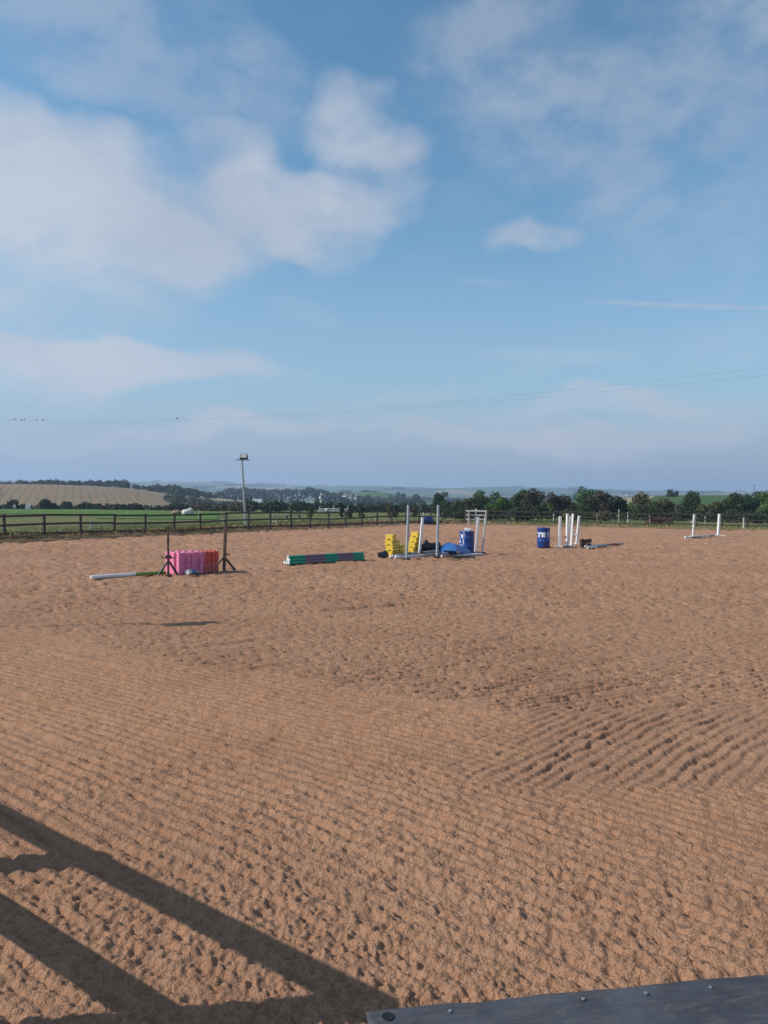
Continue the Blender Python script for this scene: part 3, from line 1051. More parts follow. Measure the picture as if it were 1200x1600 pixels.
def block_mesh(L, Wd, Hh, flute=0):
    m = MB()
    out = notch_outline(L, Wd, flute=flute, nd=0.05 if not flute else 0.028)
    m.prism(out, 0, Hh, inset=0.035)
    # moulded studs on top that key into the next block
    for sx in (-1, 1):
        m.box((sx * L * 0.27, 0, Hh + 0.008), (0.09, 0.09, 0.03), ch=0.008)
    return m.mesh('block')


BH = 0.302
pink_me = block_mesh(0.40, 0.36, BH - 0.006)
pink_me.materials.append(pink_m)
ax0 = g(279, 897.5)[:2]
axd = g(340, 893)[:2] - ax0
axd /= np.linalg.norm(axd)
axn = np.array([-axd[1], axd[0]])
ROT = math.atan2(axd[1], axd[0])
names_row = ['front left', 'front right', 'back left', 'back right']
for lay in (0, 1):
    for k, (i, j) in enumerate(((0, 0), (1, 0), (0, 1), (1, 1))):
        p = ax0 + axd * (0.20 + i * 0.405) + axn * (0.18 + j * 0.365)
        o = link('jump_block', pink_me, None, None, (p[0] + rngF.uniform(-.01, .01), p[1] + rngF.uniform(-.01, .01), lay * BH - 0.012))
        o.rotation_euler = (0, 0, ROT + R(rngF.uniform(-2.5, 2.5)) + (math.pi if k % 2 else 0))
        tag(o, 'pink plastic jump block, %s of the %s layer of the pink stack' % (names_row[k], 'upper' if lay else 'lower'), 'jump block', 'pink blocks between the brown stands')
red_me = block_mesh(0.25, 0.40, BH - 0.006, flute=2)
for lay in (0, 1):
    for k in range(2):
        p = ax0 + axd * (0.82 + 0.13 + k * 0.255) + axn * 0.22
        me = red_me.copy()
        me.materials.clear()
        me.materials.append(red_m if (lay == 1) else coral_m)
        o = link('fluted_block', me, None, None, (p[0], p[1], lay * BH - 0.012))
        o.rotation_euler = (0, 0, ROT + R(rngF.uniform(-2, 2)))
        tag(o, 'red fluted jump block, %s one of the %s layer' % ('right' if k else 'left', 'upper' if lay else 'lower'), 'jump block', 'red blocks next to the pink ones')
# a small white, blue and tan pole stub lying in front of the blocks
a, b_ = g(292, 896, 0.055), g(314, 893.5, 0.045)
st_ = empty('fallen_cone', a)
tag(st_, 'small white and blue cone lying on its side before the pink blocks', 'cone')
d = Vector(b_ - a)
MB().tube((0, 0, 0.03), d * 0.22 + Vector((0, 0, 0.03)), 0.075, 0.07, 16).build('base_ring', white_dirty, st_, smooth=True)
MB().tube(d * 0.22 + Vector((0, 0, 0.03)), d * 0.58 + Vector((0, 0, 0.02)), 0.069, 0.05, 16).build('blue_sleeve', band['blue'], st_, smooth=True)
MB().tube(d * 0.58 + Vector((0, 0, 0.02)), d * 1.0, 0.05, 0.02, 16).build('tip', band['tan'], st_, smooth=True)
pole(g(142.5, 902, 0.05), g(258, 894.5, 0.05), 0.05, [(0.58, 'white'), (0.42, 'lime')], 'white and lime pole lying on the sand left of the pink blocks', cap='white')

# ------------------------------------------------------------------ stack of green and purple poles
pa, pb = g(452, 881.5), g(569, 874.5)
pd = (pb - pa) / np.linalg.norm(pb - pa)
pn = np.array([-pd[1], pd[0], 0])
if pn[1] < 0:
    pn = -pn
rp = 0.052
bands = [(0.2, 'green'), (0.26, 'purple'), (0.17, 'green'), (0.22, 'purple'), (0.15, 'green')]
lab = ['front pole on the ground in the stack of green and purple poles', 'middle pole on the ground in the stack of green and purple poles', 'rear pole on the ground in the stack of green and purple poles',
       'front pole in the upper row of the green and purple stack', 'rear pole in the upper row of the green and purple stack', 'topmost green and purple pole crowning the stack']
spots = [(0, 0), (1.04, 0), (2.08, 0), (0.52, 1), (1.56, 1), (1.04, 2)]
for k, (o_, l_) in enumerate(spots):
    off = pn * (o_ * 2 * rp) + np.array([0, 0, rp - 0.015 + l_ * rp * 1.74]) + pd * rngF.uniform(-0.05, 0.05)
    pole(pa + off, pb + off, rp, bands, lab[k], 'stack of green and purple poles', cap='white')

# ------------------------------------------------------------------ middle group: yellow blocks, grey pipes, drums, white stands
def yellow_outline():
    w, h = 0.34, 0.205
    return [(-w / 2 + .02, 0), (-0.07, 0), (-0.05, 0.035), (0.05, 0.035), (0.07, 0), (w / 2 - .02, 0), (w / 2, 0.02), (w / 2 - .012, 0.075), (w / 2 - .055, 0.10), (w / 2 - .012, 0.13), (w / 2, h - .03), (w / 2 - .03, h - .003),
            (-w / 2 + .03, h - .003), (-w / 2, h - .03), (-w / 2 + .012, 0.13), (-w / 2 + .055, 0.10), (-w / 2 + .012, 0.075), (-w / 2, 0.02)]


# the lobed end of each block faces left; the block runs away from it along local +Y
ym = MB().prism(yellow_outline(), -0.30, 0.0, rot=Rx(math.pi / 2), inset=0.04).mesh('block')
ym.materials.append(yellow_m)


def yellow(p, z, rz, label, group, rx=0.0, tilt=0.0):
    o = link('jump_block', ym, None, None, (p[0], p[1], z))
    o.rotation_euler = (rx, tilt, rz)
    tag(o, label, 'jump block', group)
    return o


YH = 0.207
ya = g(607.5, 869)[:2]
yd = g(626, 866.5)[:2] - ya
yd /= np.linalg.norm(yd)
yr = math.atan2(yd[1], yd[0]) - math.pi / 2
ordn = ['lowest', 'second', 'third', 'topmost']
for col, cnt in enumerate((4, 3, 2)):
    for lay in range(cnt):
        p = ya + yd * (col * 0.305) + np.array([yd[1], -yd[0]]) * rngF.uniform(-0.02, 0.02)
        yellow(p, lay * YH - 0.012, yr + R(rngF.uniform(-3, 3)), 'yellow block in the left stack, %s of its %s column' % (ordn[lay], ('tall front', 'middle', 'short rear')[col]), 'left stack of yellow blocks')
yb = g(640.5, 863)[:2]
for lay in range(4):
    p = yb + yd * (0.05 * lay) + np.array([0.035 * lay, 0])
    yellow(p, lay * YH - 0.012, yr + R(rngF.uniform(-3, 3)), 'yellow block in the stack behind the left grey pipe, %s of its stepped front' % ordn[lay], 'right stack of yellow blocks')
for lay in range(4):
    p = yb + yd * 0.34 + np.array([0.03, 0.0]) + yd * (0.02 * lay)
    yellow(p, lay * YH - 0.012, yr + R(rngF.uniform(-3, 3)), 'yellow block in the stack behind the left grey pipe, %s of its rear column' % ordn[lay], 'right stack of yellow blocks')
lean_b = g(629.5, 864.5)[:2]
yellow(lean_b, 0.03, yr + R(8), 'yellow block tipped on its edge beside the left grey pipe', 'right stack of yellow blocks', tilt=R(-58))

for px, py, ty, tx, lb_ in ((635.5, 873.5, 790, 638.2, 'left of the two tall round grey pipes standing before the yellow blocks'), (682.8, 870, 790, 684.8, 'right of the two tall round grey pipes, in front of the black heap')):
    s_ = g(px, py)
    standard(s_, at(tx, ty, s_[1]), 0.098, grey_pipe, black_iron, lb_, 'tall grey pipes', feet='plate', square=False, name='grey_pipe_stand')
s_ = g(655, 866.5)
standard(s_, at(660.5, 809, s_[1]), 0.085, white_plastic, black_iron, 'leaning white stand on black splayed feet between the two grey pipes', feet='splay', foot_r=0.30, rz=0.3)
s_ = g(743, 863)
standard(s_, at(747.3, 808.5, s_[1]), 0.095, white_plastic, black_iron, 'thick white stand just right of the upright blue drum with paint smears', feet='plate')
s_ = g(753.5, 865)
standard(s_, at(758.8, 808.5, s_[1]), 0.075, white_dirty, black_iron, 'thin scuffed white leaning stand at the right end of the grey poles', cups=((0.66, -1, white_plastic),), feet='cross', foot_r=0.16)

# drums
def drum_profile():
    return [(0.265, 0.0), (0.285, 0.015), (0.290, 0.05), (0.292, 0.28), (0.300, 0.295), (0.300, 0.31), (0.292, 0.325), (0.292, 0.60), (0.300, 0.615), (0.300, 0.63), (0.292, 0.645), (0.290, 0.85), (0.298, 0.868), (0.298, 0.90), (0.288, 0.915), (0.270, 0.915), (0.262, 0.895)]


drum_me = MB().lathe(drum_profile(), 36, True, True).mesh('drum_body')
drum_me.polygons.foreach_set('use_smooth', np.ones(len(drum_me.polygons), bool))
drum_me.set_sharp_from_angle(angle=R(45))


def drum(loc, label, rz=0.0, rx=0.0, material=blue_plastic):
    root = empty('drum', loc, rz, rx)
    tag(root, label, 'drum', 'blue plastic drums')
    me = drum_me.copy()
    me.materials.append(material)
    link('body', me, None, root)
    for s_ in (-1, 1):
        MB().lathe([(0.034, 0.0), (0.034, 0.02), (0.026, 0.026)], 12).build('bung', black_iron if s_ > 0 else material, root, (s_ * 0.16, 0.05, 0.895))
    return root


def wrap_patch(poly, rad, name, material, parent, sub=10):
    """flat print bent round a drum: poly in (angle metres, z) split into a fan of thin strips"""
    vs, fs = [], []
    xs = sorted(set([p[0] for p in poly] + list(np.linspace(min(p[0] for p in poly), max(p[0] for p in poly), sub))))

    def span(x):
        zz = []
        n = len(poly)
        for i in range(n):
            (x0, z0), (x1, z1) = poly[i], poly[(i + 1) % n]
            if x0 == x1:
                if x == x0:
                    zz += [z0, z1]
            elif min(x0, x1) <= x <= max(x0, x1):
                zz.append(z0 + (z1 - z0) * (x - x0) / (x1 - x0))
        return min(zz), max(zz)
    for x in xs:
        lo_, hi_ = span(x)
        a_ = -math.pi / 2 + x / rad
        for z in (lo_, hi_):
            vs.append((rad * math.cos(a_), rad * math.sin(a_), z))
    for k in range(len(xs) - 1):
        fs.append((2 * k, 2 * k + 2, 2 * k + 3, 2 * k + 1))
    return MB().add(vs, fs).build(name, material, parent)


dpos = g(849, 854.8)
d1 = drum((dpos[0], dpos[1], -0.015), 'upright blue drum standing alone with a white label and the number 9', rz=-math.atan2(dpos[0], dpos[1]))
label_m = mat('white_label', (0.74, 0.74, 0.76), 0.55, (0.60, 0.62, 0.66), 14)
RD = 0.302
wrap_patch([(-0.17, 0.505), (0.075, 0.505), (0.075, 0.71), (-0.21, 0.705), (-0.31, 0.695), (-0.31, 0.665), (-0.20, 0.66)], RD, 'label', label_m, d1, 14) if False else None
wrap_patch([(-0.105, 0.485), (0.085, 0.485), (0.085, 0.70), (-0.20, 0.695), (-0.105, 0.62)], RD, 'label', label_m, d1, 10)
wrap_patch([(-0.37, 0.655), (-0.20, 0.64), (-0.20, 0.69), (-0.37, 0.685)], RD, 'label', label_m, d1, 8)
wrap_patch([(-0.285, 0.47), (-0.205, 0.47), (-0.15, 0.665), (-0.225, 0.665)], RD, 'label', label_m, d1, 8)
wrap_patch([(-0.03, 0.55), (0.06, 0.55), (0.06, 0.63), (-0.03, 0.63)], RD + 0.0015, 'label_print', mat('label_print', (0.64, 0.60, 0.63), 0.6), d1, 5)
nine = []
for k in range(19):
    a_ = 2 * math.pi * k / 18
    nine.append((0.222 + 0.052 * math.cos(a_), 0.630 + 0.062 * math.sin(a_)))
tail = [(0.274, 0.63), (0.270, 0.57), (0.252, 0.51), (0.222, 0.47), (0.190, 0.475), (0.178, 0.51)]


def digit(pts, rad, tr, parent):
    m = MB()
    P = [((rad) * math.cos(-math.pi / 2 + x / rad), (rad) * math.sin(-math.pi / 2 + x / rad), z) for x, z in pts]
    m.path(P, tr, 6)
    return m


mm = digit(nine, 0.294, 0.0145, d1)
mm2 = digit(tail, 0.294, 0.0145, d1)
mm.add(mm2.v, mm2.f)
mm.build('painted_number', label_m, d1)

smear_m = bpy.data.materials.new('blue_plastic_with_white_paint')
smear_m.use_nodes = True
N = NT(smear_m.node_tree)
b = smear_m.node_tree.nodes['Principled BSDF']
b.inputs['Roughness'].default_value = 0.38
oc = N.n('ShaderNodeTexCoord').outputs['Object']
ox, oy, oz = N.xyz(oc)
ms = N.m('MULTIPLY', N.ss(N.noise(N.vm('MULTIPLY', oc, (1, 1, 0.55)), 9.0, 5, 0.6, 0.6), 0.50, 0.60), N.ss(N.m('ADD', ox, N.m('MULTIPLY', oz, 0.2)), 0.10, -0.05))
ms = N.m('MULTIPLY', ms, N.ss(oz, 0.25, 0.45))
N.put(b.inputs['Base Color'], N.mix(ms, (0.012, 0.050, 0.235), (0.66, 0.68, 0.74)))
dpos = g(729, 865)
d2 = drum((dpos[0], dpos[1], -0.015), 'upright blue drum smeared with white paint, white rag on top', rz=0.0, material=smear_m)
# crumpled white rag on the smeared drum


def lump(name, size, seed, amp=0.35, fr=2.0, n=16, flat=0.0):
    """closed crumpled lump"""
    vs, fs = [], []
    rows = []
    for i in range(n + 1):
        th_ = math.pi * i / n
        row = []
        for j in range(2 * n):
            ph = math.pi * j / n
            p = np.array([math.sin(th_) * math.cos(ph), math.sin(th_) * math.sin(ph), math.cos(th_)])
            k = 1 + amp * float(perlin(np.array([p[0] * fr + seed * 3.1]), np.array([p[1] * fr + p[2] * fr * 0.8]), seed)[0]) + amp * 0.5 * float(perlin(np.array([p[0] * fr * 2.7 + seed]), np.array([(p[1] - p[2]) * fr * 2.7]), seed + 1)[0])
            q_ = p * k * np.array(size)
            if q_[2] < -flat * size[2]:
                q_[2] = -flat * size[2]
            row.append(q_)
        rows.append(row)
    for r_ in rows:
        vs += r_
    w_ = 2 * n
    for i in range(n):
        for j in range(w_):
            fs.append((i * w_ + j, (i + 1) * w_ + j, (i + 1) * w_ + (j + 1) % w_, i * w_ + (j + 1) % w_))
    return MB().add(vs, fs)


o = lump('rag', (0.13, 0.10, 0.085), 5, 0.6, 2.4, flat=0.35).build('white_rag', white_plastic, None, (dpos[0] + 0.02, dpos[1], 0.93))
tag(o, 'crumpled white rag on top of the paint smeared drum', 'rag')

# drums cut lengthwise lying like troughs turned over


def half_drum(a, b_, rad, label, tilt=0.0):
    a, b_ = Vector(tuple(map(float, a))), Vector(tuple(map(float, b_)))
    d = b_ - a
    L = d.length
    root = empty('half_drum', a, math.atan2(d.y, d.x), 0, tilt)
    tag(root, label, 'half drum', 'drums cut in half')
    # outline in local x (length); shell with real thickness
    rot = Matrix(((0, 0, 1), (1, 0, 0), (0, 1, 0)))
    prof = [(rad, 0), (rad + .004, .02), (rad, .04), (rad, L * .33), (rad + .010, L * .345), (rad + .010, L * .36), (rad, L * .375), (rad, L * .64), (rad + .010, L * .655), (rad + .010, L * .67), (rad, L * .685), (rad, L - .04), (rad + .004, L - .02), (rad, L)]
    m = MB().lathe(prof, 28, rot=rot, arc=(0, math.pi))
    n_out = len(m.v)
    inner = [(rad - 0.012, z) for (_, z) in prof]
    m2 = MB().lathe(inner, 28, rot=rot, arc=(0, math.pi))
    m2.f = [tuple(reversed(f)) for f in m2.f]
    m.add(m2.v, m2.f)
    w_ = 29
    last = (len(prof) - 1) * w_
    for i in range(28):
        m.f.append((i, i + n_out, i + 1 + n_out, i + 1))
        m.f.append((last + i, last + i + 1, last + i + 1 + n_out, last + i + n_out))
    for k in range(len(prof) - 1):
        for e in (0, 28):
            m.f.append((k * w_ + e, (k + 1) * w_ + e, (k + 1) * w_ + e + n_out, k * w_ + e + n_out))
    m.build('shell', blue_light, root, smooth=True)
    if tilt:
        arc_ = [((rad - 0.013) * math.cos(math.pi * i / 20), (rad - 0.013) * math.sin(math.pi * i / 20)) for i in range(21)]
        MB().prism(arc_, 0.012, 0.03, rot=rot).build('end_plate', blue_light, root)
    return root


hda, hdb = g(701, 860.5, 0.27), g(724, 866.3, -0.01)
hda[2] = 0.27
half_drum(hda, hda + (hdb - hda) * 1.0 - np.array([0, 0, 0]) + np.array([0, 0, 0.28]), 0.30, 'bright blue half drum lying hollow side down before the smeared drum', tilt=math.asin(min(0.6, 0.28 / float(np.linalg.norm((hdb - hda)[:2])))))
half_drum(g(696, 861, -0.01), g(703, 866, -0.01), 0.26, 'smaller blue half drum tucked behind the right grey pipe')

# black plastic heap, bucket and small white cups
hp_ = g(678, 862)
heap = lump('heap', (0.56, 0.26, 0.24), 12, 0.55, 1.6, 22, flat=0.5).build('plastic_heap', black_plastic, None, (hp_[0], hp_[1], 0.10), smooth=True)
tag(heap, 'heap of crumpled black plastic sheet between the white stand and the blue half drum', 'heap')
hp_ = g(665.5, 861)
o = lump('roll', (0.125, 0.12, 0.13), 22, 0.2, 1.6, 16).build('rubber_ball', black_plastic, None, (hp_[0], hp_[1], 0.33), smooth=True)
tag(o, 'round black ball resting on the left end of the black heap', 'ball')
bk = g(600.5, 871)
bkt = empty('bucket', (bk[0] - 0.02, bk[1], 0.0), R(200))
tag(bkt, 'black bucket lying tipped over left of the yellow blocks', 'bucket')
bm_ = MB().lathe([(0.115, 0.0), (0.12, 0.01), (0.155, 0.29), (0.168, 0.30), (0.168, 0.315), (0.150, 0.315), (0.110, 0.015)], 22, True, True, rot=Ry(R(112)) , loc=(-0.13, 0, 0.15))
bm_.build('pail', black_plastic, bkt, smooth=True)
hnd = [(0.0, 0.16 * math.cos(a_), 0.16 * math.sin(a_)) for a_ in np.linspace(0, math.pi, 9)]
MB().path([(-0.13 + 0.29 * math.sin(R(112)) + 0.05 * math.sin(i / 8 * math.pi), p[1], 0.15 + 0.29 * math.cos(R(112)) + p[2] * 0.55) for i, p in enumerate(hnd)], 0.006, 5).build('handle', dark_metal, bkt)
for px, py, lb_ in ((609.5, 871.5, 'small white jump cup on the sand just right of the black bucket'), (618.5, 871.3, 'small white jump cup on the sand at the left end of the grey poles')):
    w = g(px, py)
    cr_ = empty('loose_cup', (w[0], w[1], 0.02), R(40))
    tag(cr_, lb_, 'jump cup', 'loose white cups')
    MB().box((0, 0, 0.03), (0.03, 0.09, 0.09), ch=0.006).build('plate', white_plastic, cr_)
    MB().path([(0.0, 0, 0.02), (0.05, 0, -0.01), (0.10, 0, 0.0), (0.12, 0, 0.05)], 0.022, 6).build('tray', white_plastic, cr_)

for k, (a_, b_, lb_, bd) in enumerate((
        ((613, 868.5), (690, 860.5), 'rear long grey pole lying behind the grey pipes', [(1.0, 'grey')]),
        ((617, 871.5), (699, 865.0), 'front long grey pole lying behind the grey pipes', [(0.5, 'dirty'), (0.5, 'grey')]),
        ((690, 869), (753, 866), 'grey white pole lying in front of the blue half drum', [(0.3, 'grey'), (0.7, 'dirty')]))):
    pole(g(a_[0], a_[1], 0.05), g(b_[0], b_[1], 0.05), 0.052, bd, lb_, 'grey poles on the ground', cap='dirty')

# ------------------------------------------------------------------ right group: white stands, dark board, poles
def wstand(px, py, tx, ty, w, label, cups=(), foot=True, material=white_plastic, fr=0.2, rz=0.0):
    s_ = g(px, py)
    return standard(s_, at(tx, ty, s_[1]), w, material, white_dirty, label, 'white jump stands', cups, 'cross' if foot else 'plate', rz, fr)


wstand(874, 855.5, 875.3, 807.5, 0.105, 'white stand nearest the lone drum with a white cup near its foot', ((0.41, -1, white_plastic),), fr=0.22)
wstand(886, 854.5, 886.8, 803.5, 0.105, 'white stand with a black cup, second from the lone drum', ((0.46, -1, black_iron),), fr=0.2, rz=0.4)
wstand(892.5, 853, 895.2, 803.3, 0.095, 'third white stand from the lone drum, tall and slightly tilted', ((0.5, 1, white_plastic),), fr=0.2, rz=0.9)
wstand(900.8, 851, 905, 806.5, 0.095, 'white stand leaning over the dark board with holes', ((0.5, -1, white_plastic),), fr=0.14, rz=0.2)
s_ = g(890.3, 852.5)
sb = standard(s_ + np.array([0, 0.35, 0]), at(891.3, 806.5, s_[1] + 0.35), 0.06, white_dirty, white_dirty, 'slim white stand squeezed between the second and third white stands', 'white jump stands', feet='plate')

cb = g(913, 855)
crate = empty('holed_board', (cb[0], cb[1], 0), R(22))
tag(crate, 'dark brown board with square holes propped on two dark blocks by the white stands', 'board')


def holed_board(L, Hh, T, nhole, hs):
    """board with real square holes, built from stiles and rails"""
    m = MB()
    cell = L / nhole
    edge = (Hh - hs) / 2
    m.box((0, 0, edge / 2), (L, T, edge)).box((0, 0, Hh - edge / 2), (L, T, edge))
    xs = [-L / 2]
    for k in range(nhole):
        c_ = -L / 2 + cell * (k + 0.5)
        x0, x1 = xs[-1], c_ - hs / 2
        m.box(((x0 + x1) / 2, 0, Hh / 2), (x1 - x0, T, hs))
        xs.append(c_ + hs / 2)
    m.box(((xs[-1] + L / 2) / 2, 0, Hh / 2), (L / 2 - xs[-1], T, hs))
    return m


o = holed_board(0.60, 0.17, 0.10, 3, 0.075).build('top_board', dark_brown, crate, (0.08, 0, 0.19))
o.rotation_euler = (0, R(-5), 0)
o = holed_board(0.36, 0.19, 0.10, 2, 0.085).build('end_board', dark_brown, crate, (-0.30, -0.02, 0.0))
o.rotation_euler = (0, R(90), R(8))
o.location = (-0.24, -0.03, 0.20)
for x in (-0.02, 0.26):
    MB().box((x, 0.0, 0.085), (0.16, 0.14, 0.19), ch=0.012).build('support_block', dark_brown, crate)
MB().tube((-0.1, -0.16, 0.05), (0.34, -0.10, 0.05), 0.045, n=12).build('cross_bar', white_dirty, crate, smooth=True)
pole(g(920, 853.5, 0.05), g(973, 849.3, 0.05), 0.05, [(0.62, 'grey'), (0.20, 'red'), (0.18, 'grey')], 'grey pole with a dark red band lying right of the holed board', cap='dirty')
pole(g(918, 856, 0.05), g(946, 852.5, 0.05), 0.05, [(0.5, 'dirty'), (0.5, 'grey')], 'short pale pole lying at the foot of the holed board', cap='dirty')

# far right jump
s_ = g(1083, 840)
fr1 = standard(s_, at(1085, 804, s_[1]), 0.115, white_dirty, white_plastic, 'left white stand of the lone jump at far right, scuffed grey in the middle', 'far right jump stands', ((0.95, -1, white_plastic),), 'cross', 0.3, 0.28)
s_ = g(1122, 837.5)
fr2 = standard(s_, at(1124.2, 803.5, s_[1]), 0.125, white_plastic, white_dirty, 'right white stand of the lone jump at far right, clean white', 'far right jump stands', ((0.95, 1, white_dirty),), 'cross', 0.3, 0.45)
for k, (a_, b_, lb_, bd) in enumerate((((1070, 839.8), (1108, 838.2), 'front grey and white pole on the ground at the far right jump', [(0.22, 'white'), (0.4, 'grey'), (0.38, 'dirty')]),
                                       ((1079, 838.6), (1116, 836.6), 'rear grey pole on the ground at the far right jump', [(0.5, 'dirty'), (0.5, 'grey')]))):
    pole(g(a_[0], a_[1], 0.05), g(b_[0], b_[1], 0.05), 0.055, bd, lb_, 'poles of the far right jump', cap='white')

# jump standing in the far corner
for px, tx, lb_ in ((732, 732.6, 'weathered stand at the left of the white railed jump in the far corner'), (743, 743.6, 'white stand in the middle of the white railed jump in the far corner'), (759, 759.5, 'weathered stand at the right of the white railed jump in the far corner')):
    s_ = g(px, 819.3)
    standard(s_, at(tx, 795.5 if px == 743 else 797.5, s_[1]), 0.10, white_plastic if px == 743 else white_dirty, white_dirty, lb_, 'stands in the far corner', feet='plate')
for y_, bd, lb_ in ((798.3, 'white', 'top white rail of the jump in the far corner'), (804.8, 'dirty', 'middle rail of the jump in the far corner'), (811.5, 'dirty', 'lowest rail of the jump in the far corner')):
    D_ = g(743, 819.3)[1] - 0.1
    pole(at(728.5, y_, D_), at(760, y_ + 0.6, D_), 0.055, [(1.0, bd)], lb_, 'rails in the far corner', cap='white')

# drum lying by the far fence
a_ = g(659, 818.5)
dl_ = drum((a_[0], a_[1], 0.28), 'blue drum lying on its side against the fence near the far corner', rx=0)
dl_.rotation_euler = Vector((1.0, 0.35, 0.0)).to_track_quat('Z', 'Y').to_euler()
MB().lathe([(0.303, 0.60), (0.303, 0.66)], 28, False, False).build('strap', black_iron, dl_)

# ------------------------------------------------------------------ foliage
def leaf_mat(name, c1, c2, sc=0.6):
    m = mat(name, c1, 0.75, c2, sc, 0.3, 0.7, spec=0.2, island=0.35)
    return m


GREENS = {
    'dark': leaf_mat('leaves_dark_green', (0.030, 0.062, 0.024), (0.048, 0.072, 0.028)),
    'green': leaf_mat('leaves_mid_green', (0.042, 0.090, 0.024), (0.062, 0.110, 0.034)),
    'bright': leaf_mat('leaves_bright_green', (0.072, 0.140, 0.030), (0.055, 0.110, 0.028)),
    'olive': leaf_mat('leaves_olive', (0.085, 0.092, 0.036), (0.105, 0.088, 0.042)),
    'brown': leaf_mat('leaves_brownish', (0.052, 0.050, 0.028), (0.075, 0.060, 0.034)),
    'blue': leaf_mat('leaves_blue_green', (0.034, 0.062, 0.040), (0.046, 0.072, 0.042)),
    'rust': leaf_mat('leaves_rust', (0.14, 0.055, 0.028), (0.10, 0.065, 0.03)),
    'hedge': leaf_mat('leaves_hedge', (0.024, 0.044, 0.020), (0.040, 0.058, 0.026)),
    'fartree': leaf_mat('leaves_far', (0.030, 0.050, 0.026), (0.044, 0.062, 0.030), 0.15),
}
bark_m = mat('bark', (0.075, 0.060, 0.045), 0.9, (0.12, 0.10, 0.08), 4, bump=0.5)
pale_bark = mat('dead_wood', (0.36, 0.33, 0.28), 0.85, (0.25, 0.22, 0.19), 5)


def leaf_cloud(centers, radii, counts, size, rng, squash=0.85):
    """leaf faces spread over and inside many small clumps"""
    C, Nn = [], []
    for c, r_, n in zip(centers, radii, counts):
        d = rng.normal(size=(n, 3))
        d /= np.linalg.norm(d, axis=1)[:, None]
        rad = r_ * (0.45 + 0.6 * rng.random(n) ** 0.5) * (1 + 0.25 * np.sin(d[:, 0] * 5 + c[0]) * np.cos(d[:, 2] * 4 + c[1]))
        C.append(c + d * rad[:, None] * np.array([1, 1, squash]))
        Nn.append(d + 0.75 * rng.normal(size=(n, 3)))
    C, Nn = np.concatenate(C), np.concatenate(Nn)
    Nn /= np.linalg.norm(Nn, axis=1)[:, None]
    n = len(C)
    t = np.cross(Nn, rng.normal(size=(n, 3)))
    t /= np.linalg.norm(t, axis=1)[:, None] + 1e-9
    b2 = np.cross(Nn, t)
    s = size * (0.6 + 0.8 * rng.random(n))[:, None]
    bend = Nn * s * 0.25
    V_ = np.stack([C - t * s, C - b2 * s * 0.55 + bend, C + t * s, C + b2 * s * 0.55 + bend], 1).reshape(-1, 3)
    return V_, np.arange(4 * n).reshape(n, 4)


def tree(px, hw, top, D, tone, label, seed, base_z=None, group='trees and bushes behind the far right fence', name='tree', cat='tree', size=0.11, n=3600, low=0.12, lean=0.0, shape='round', depth=0.85):
    rng = np.random.default_rng(seed)
    tp = at(px, top, D)
    x0 = tp[0]
    zb = float(terrain(np.array([x0]), np.array([D]))[0]) if base_z is None else base_z
    hgt = tp[2] - zb
    wid = hw / FPX * D
    root = empty(name, (x0 - lean, D, zb))
    tag(root, label, cat, group)
    k = 15
    cs, rad = [], []
    for i in range(k):
        f = low + (0.98 - low) * (i + rng.random()) / k
        if shape == 'round':
            wf = math.sin(math.pi * (0.16 + 0.72 * f)) ** 0.6
        elif shape == 'cone':
            wf = 1.05 - f
        else:
            wf = (0.55 + 0.45 * f) * math.sin(math.pi * (0.25 + 0.65 * f)) ** 0.5
        a = rng.random() * 2 * math.pi
        rr = wid * wf * (0.35 + 0.45 * rng.random())
        cr = min(wid, hgt / 2) * (0.34 + 0.2 * rng.random())
        cs.append(np.array([math.cos(a) * rr + lean * f, math.sin(a) * rr * depth, hgt * f - cr * 0.55 * f]))
        rad.append(cr)
    cnt = [max(30, int(n * r_ * r_ / sum(q * q for q in rad))) for r_ in rad]
    V_, Q = leaf_cloud(cs, rad, cnt, size, rng)
    V_[:, 2] = np.maximum(V_[:, 2], 0.02)
    link('crown', fast_mesh('crown', V_, Q), GREENS[tone], root)
    m = MB()
    tr = 0.035 * hgt + 0.03
    mid = Vector((lean * 0.4 + rng.normal() * 0.05, rng.normal() * 0.05, hgt * 0.42))
    m.path([(0, 0, -0.3), mid * 0.5, mid], [tr, tr * 0.8, tr * 0.6], 7)
    for i in range(0, k, 2):
        c_ = Vector(cs[i])
        if c_.z > mid.z * 0.6:
            m.path([mid * (0.6 + 0.4 * rng.random()), (mid + c_) / 2 + Vector((0, 0, 0.1)), c_], [tr * 0.45, tr * 0.3, tr * 0.12], 5)
    m.build('trunk', bark_m, root)
    return root


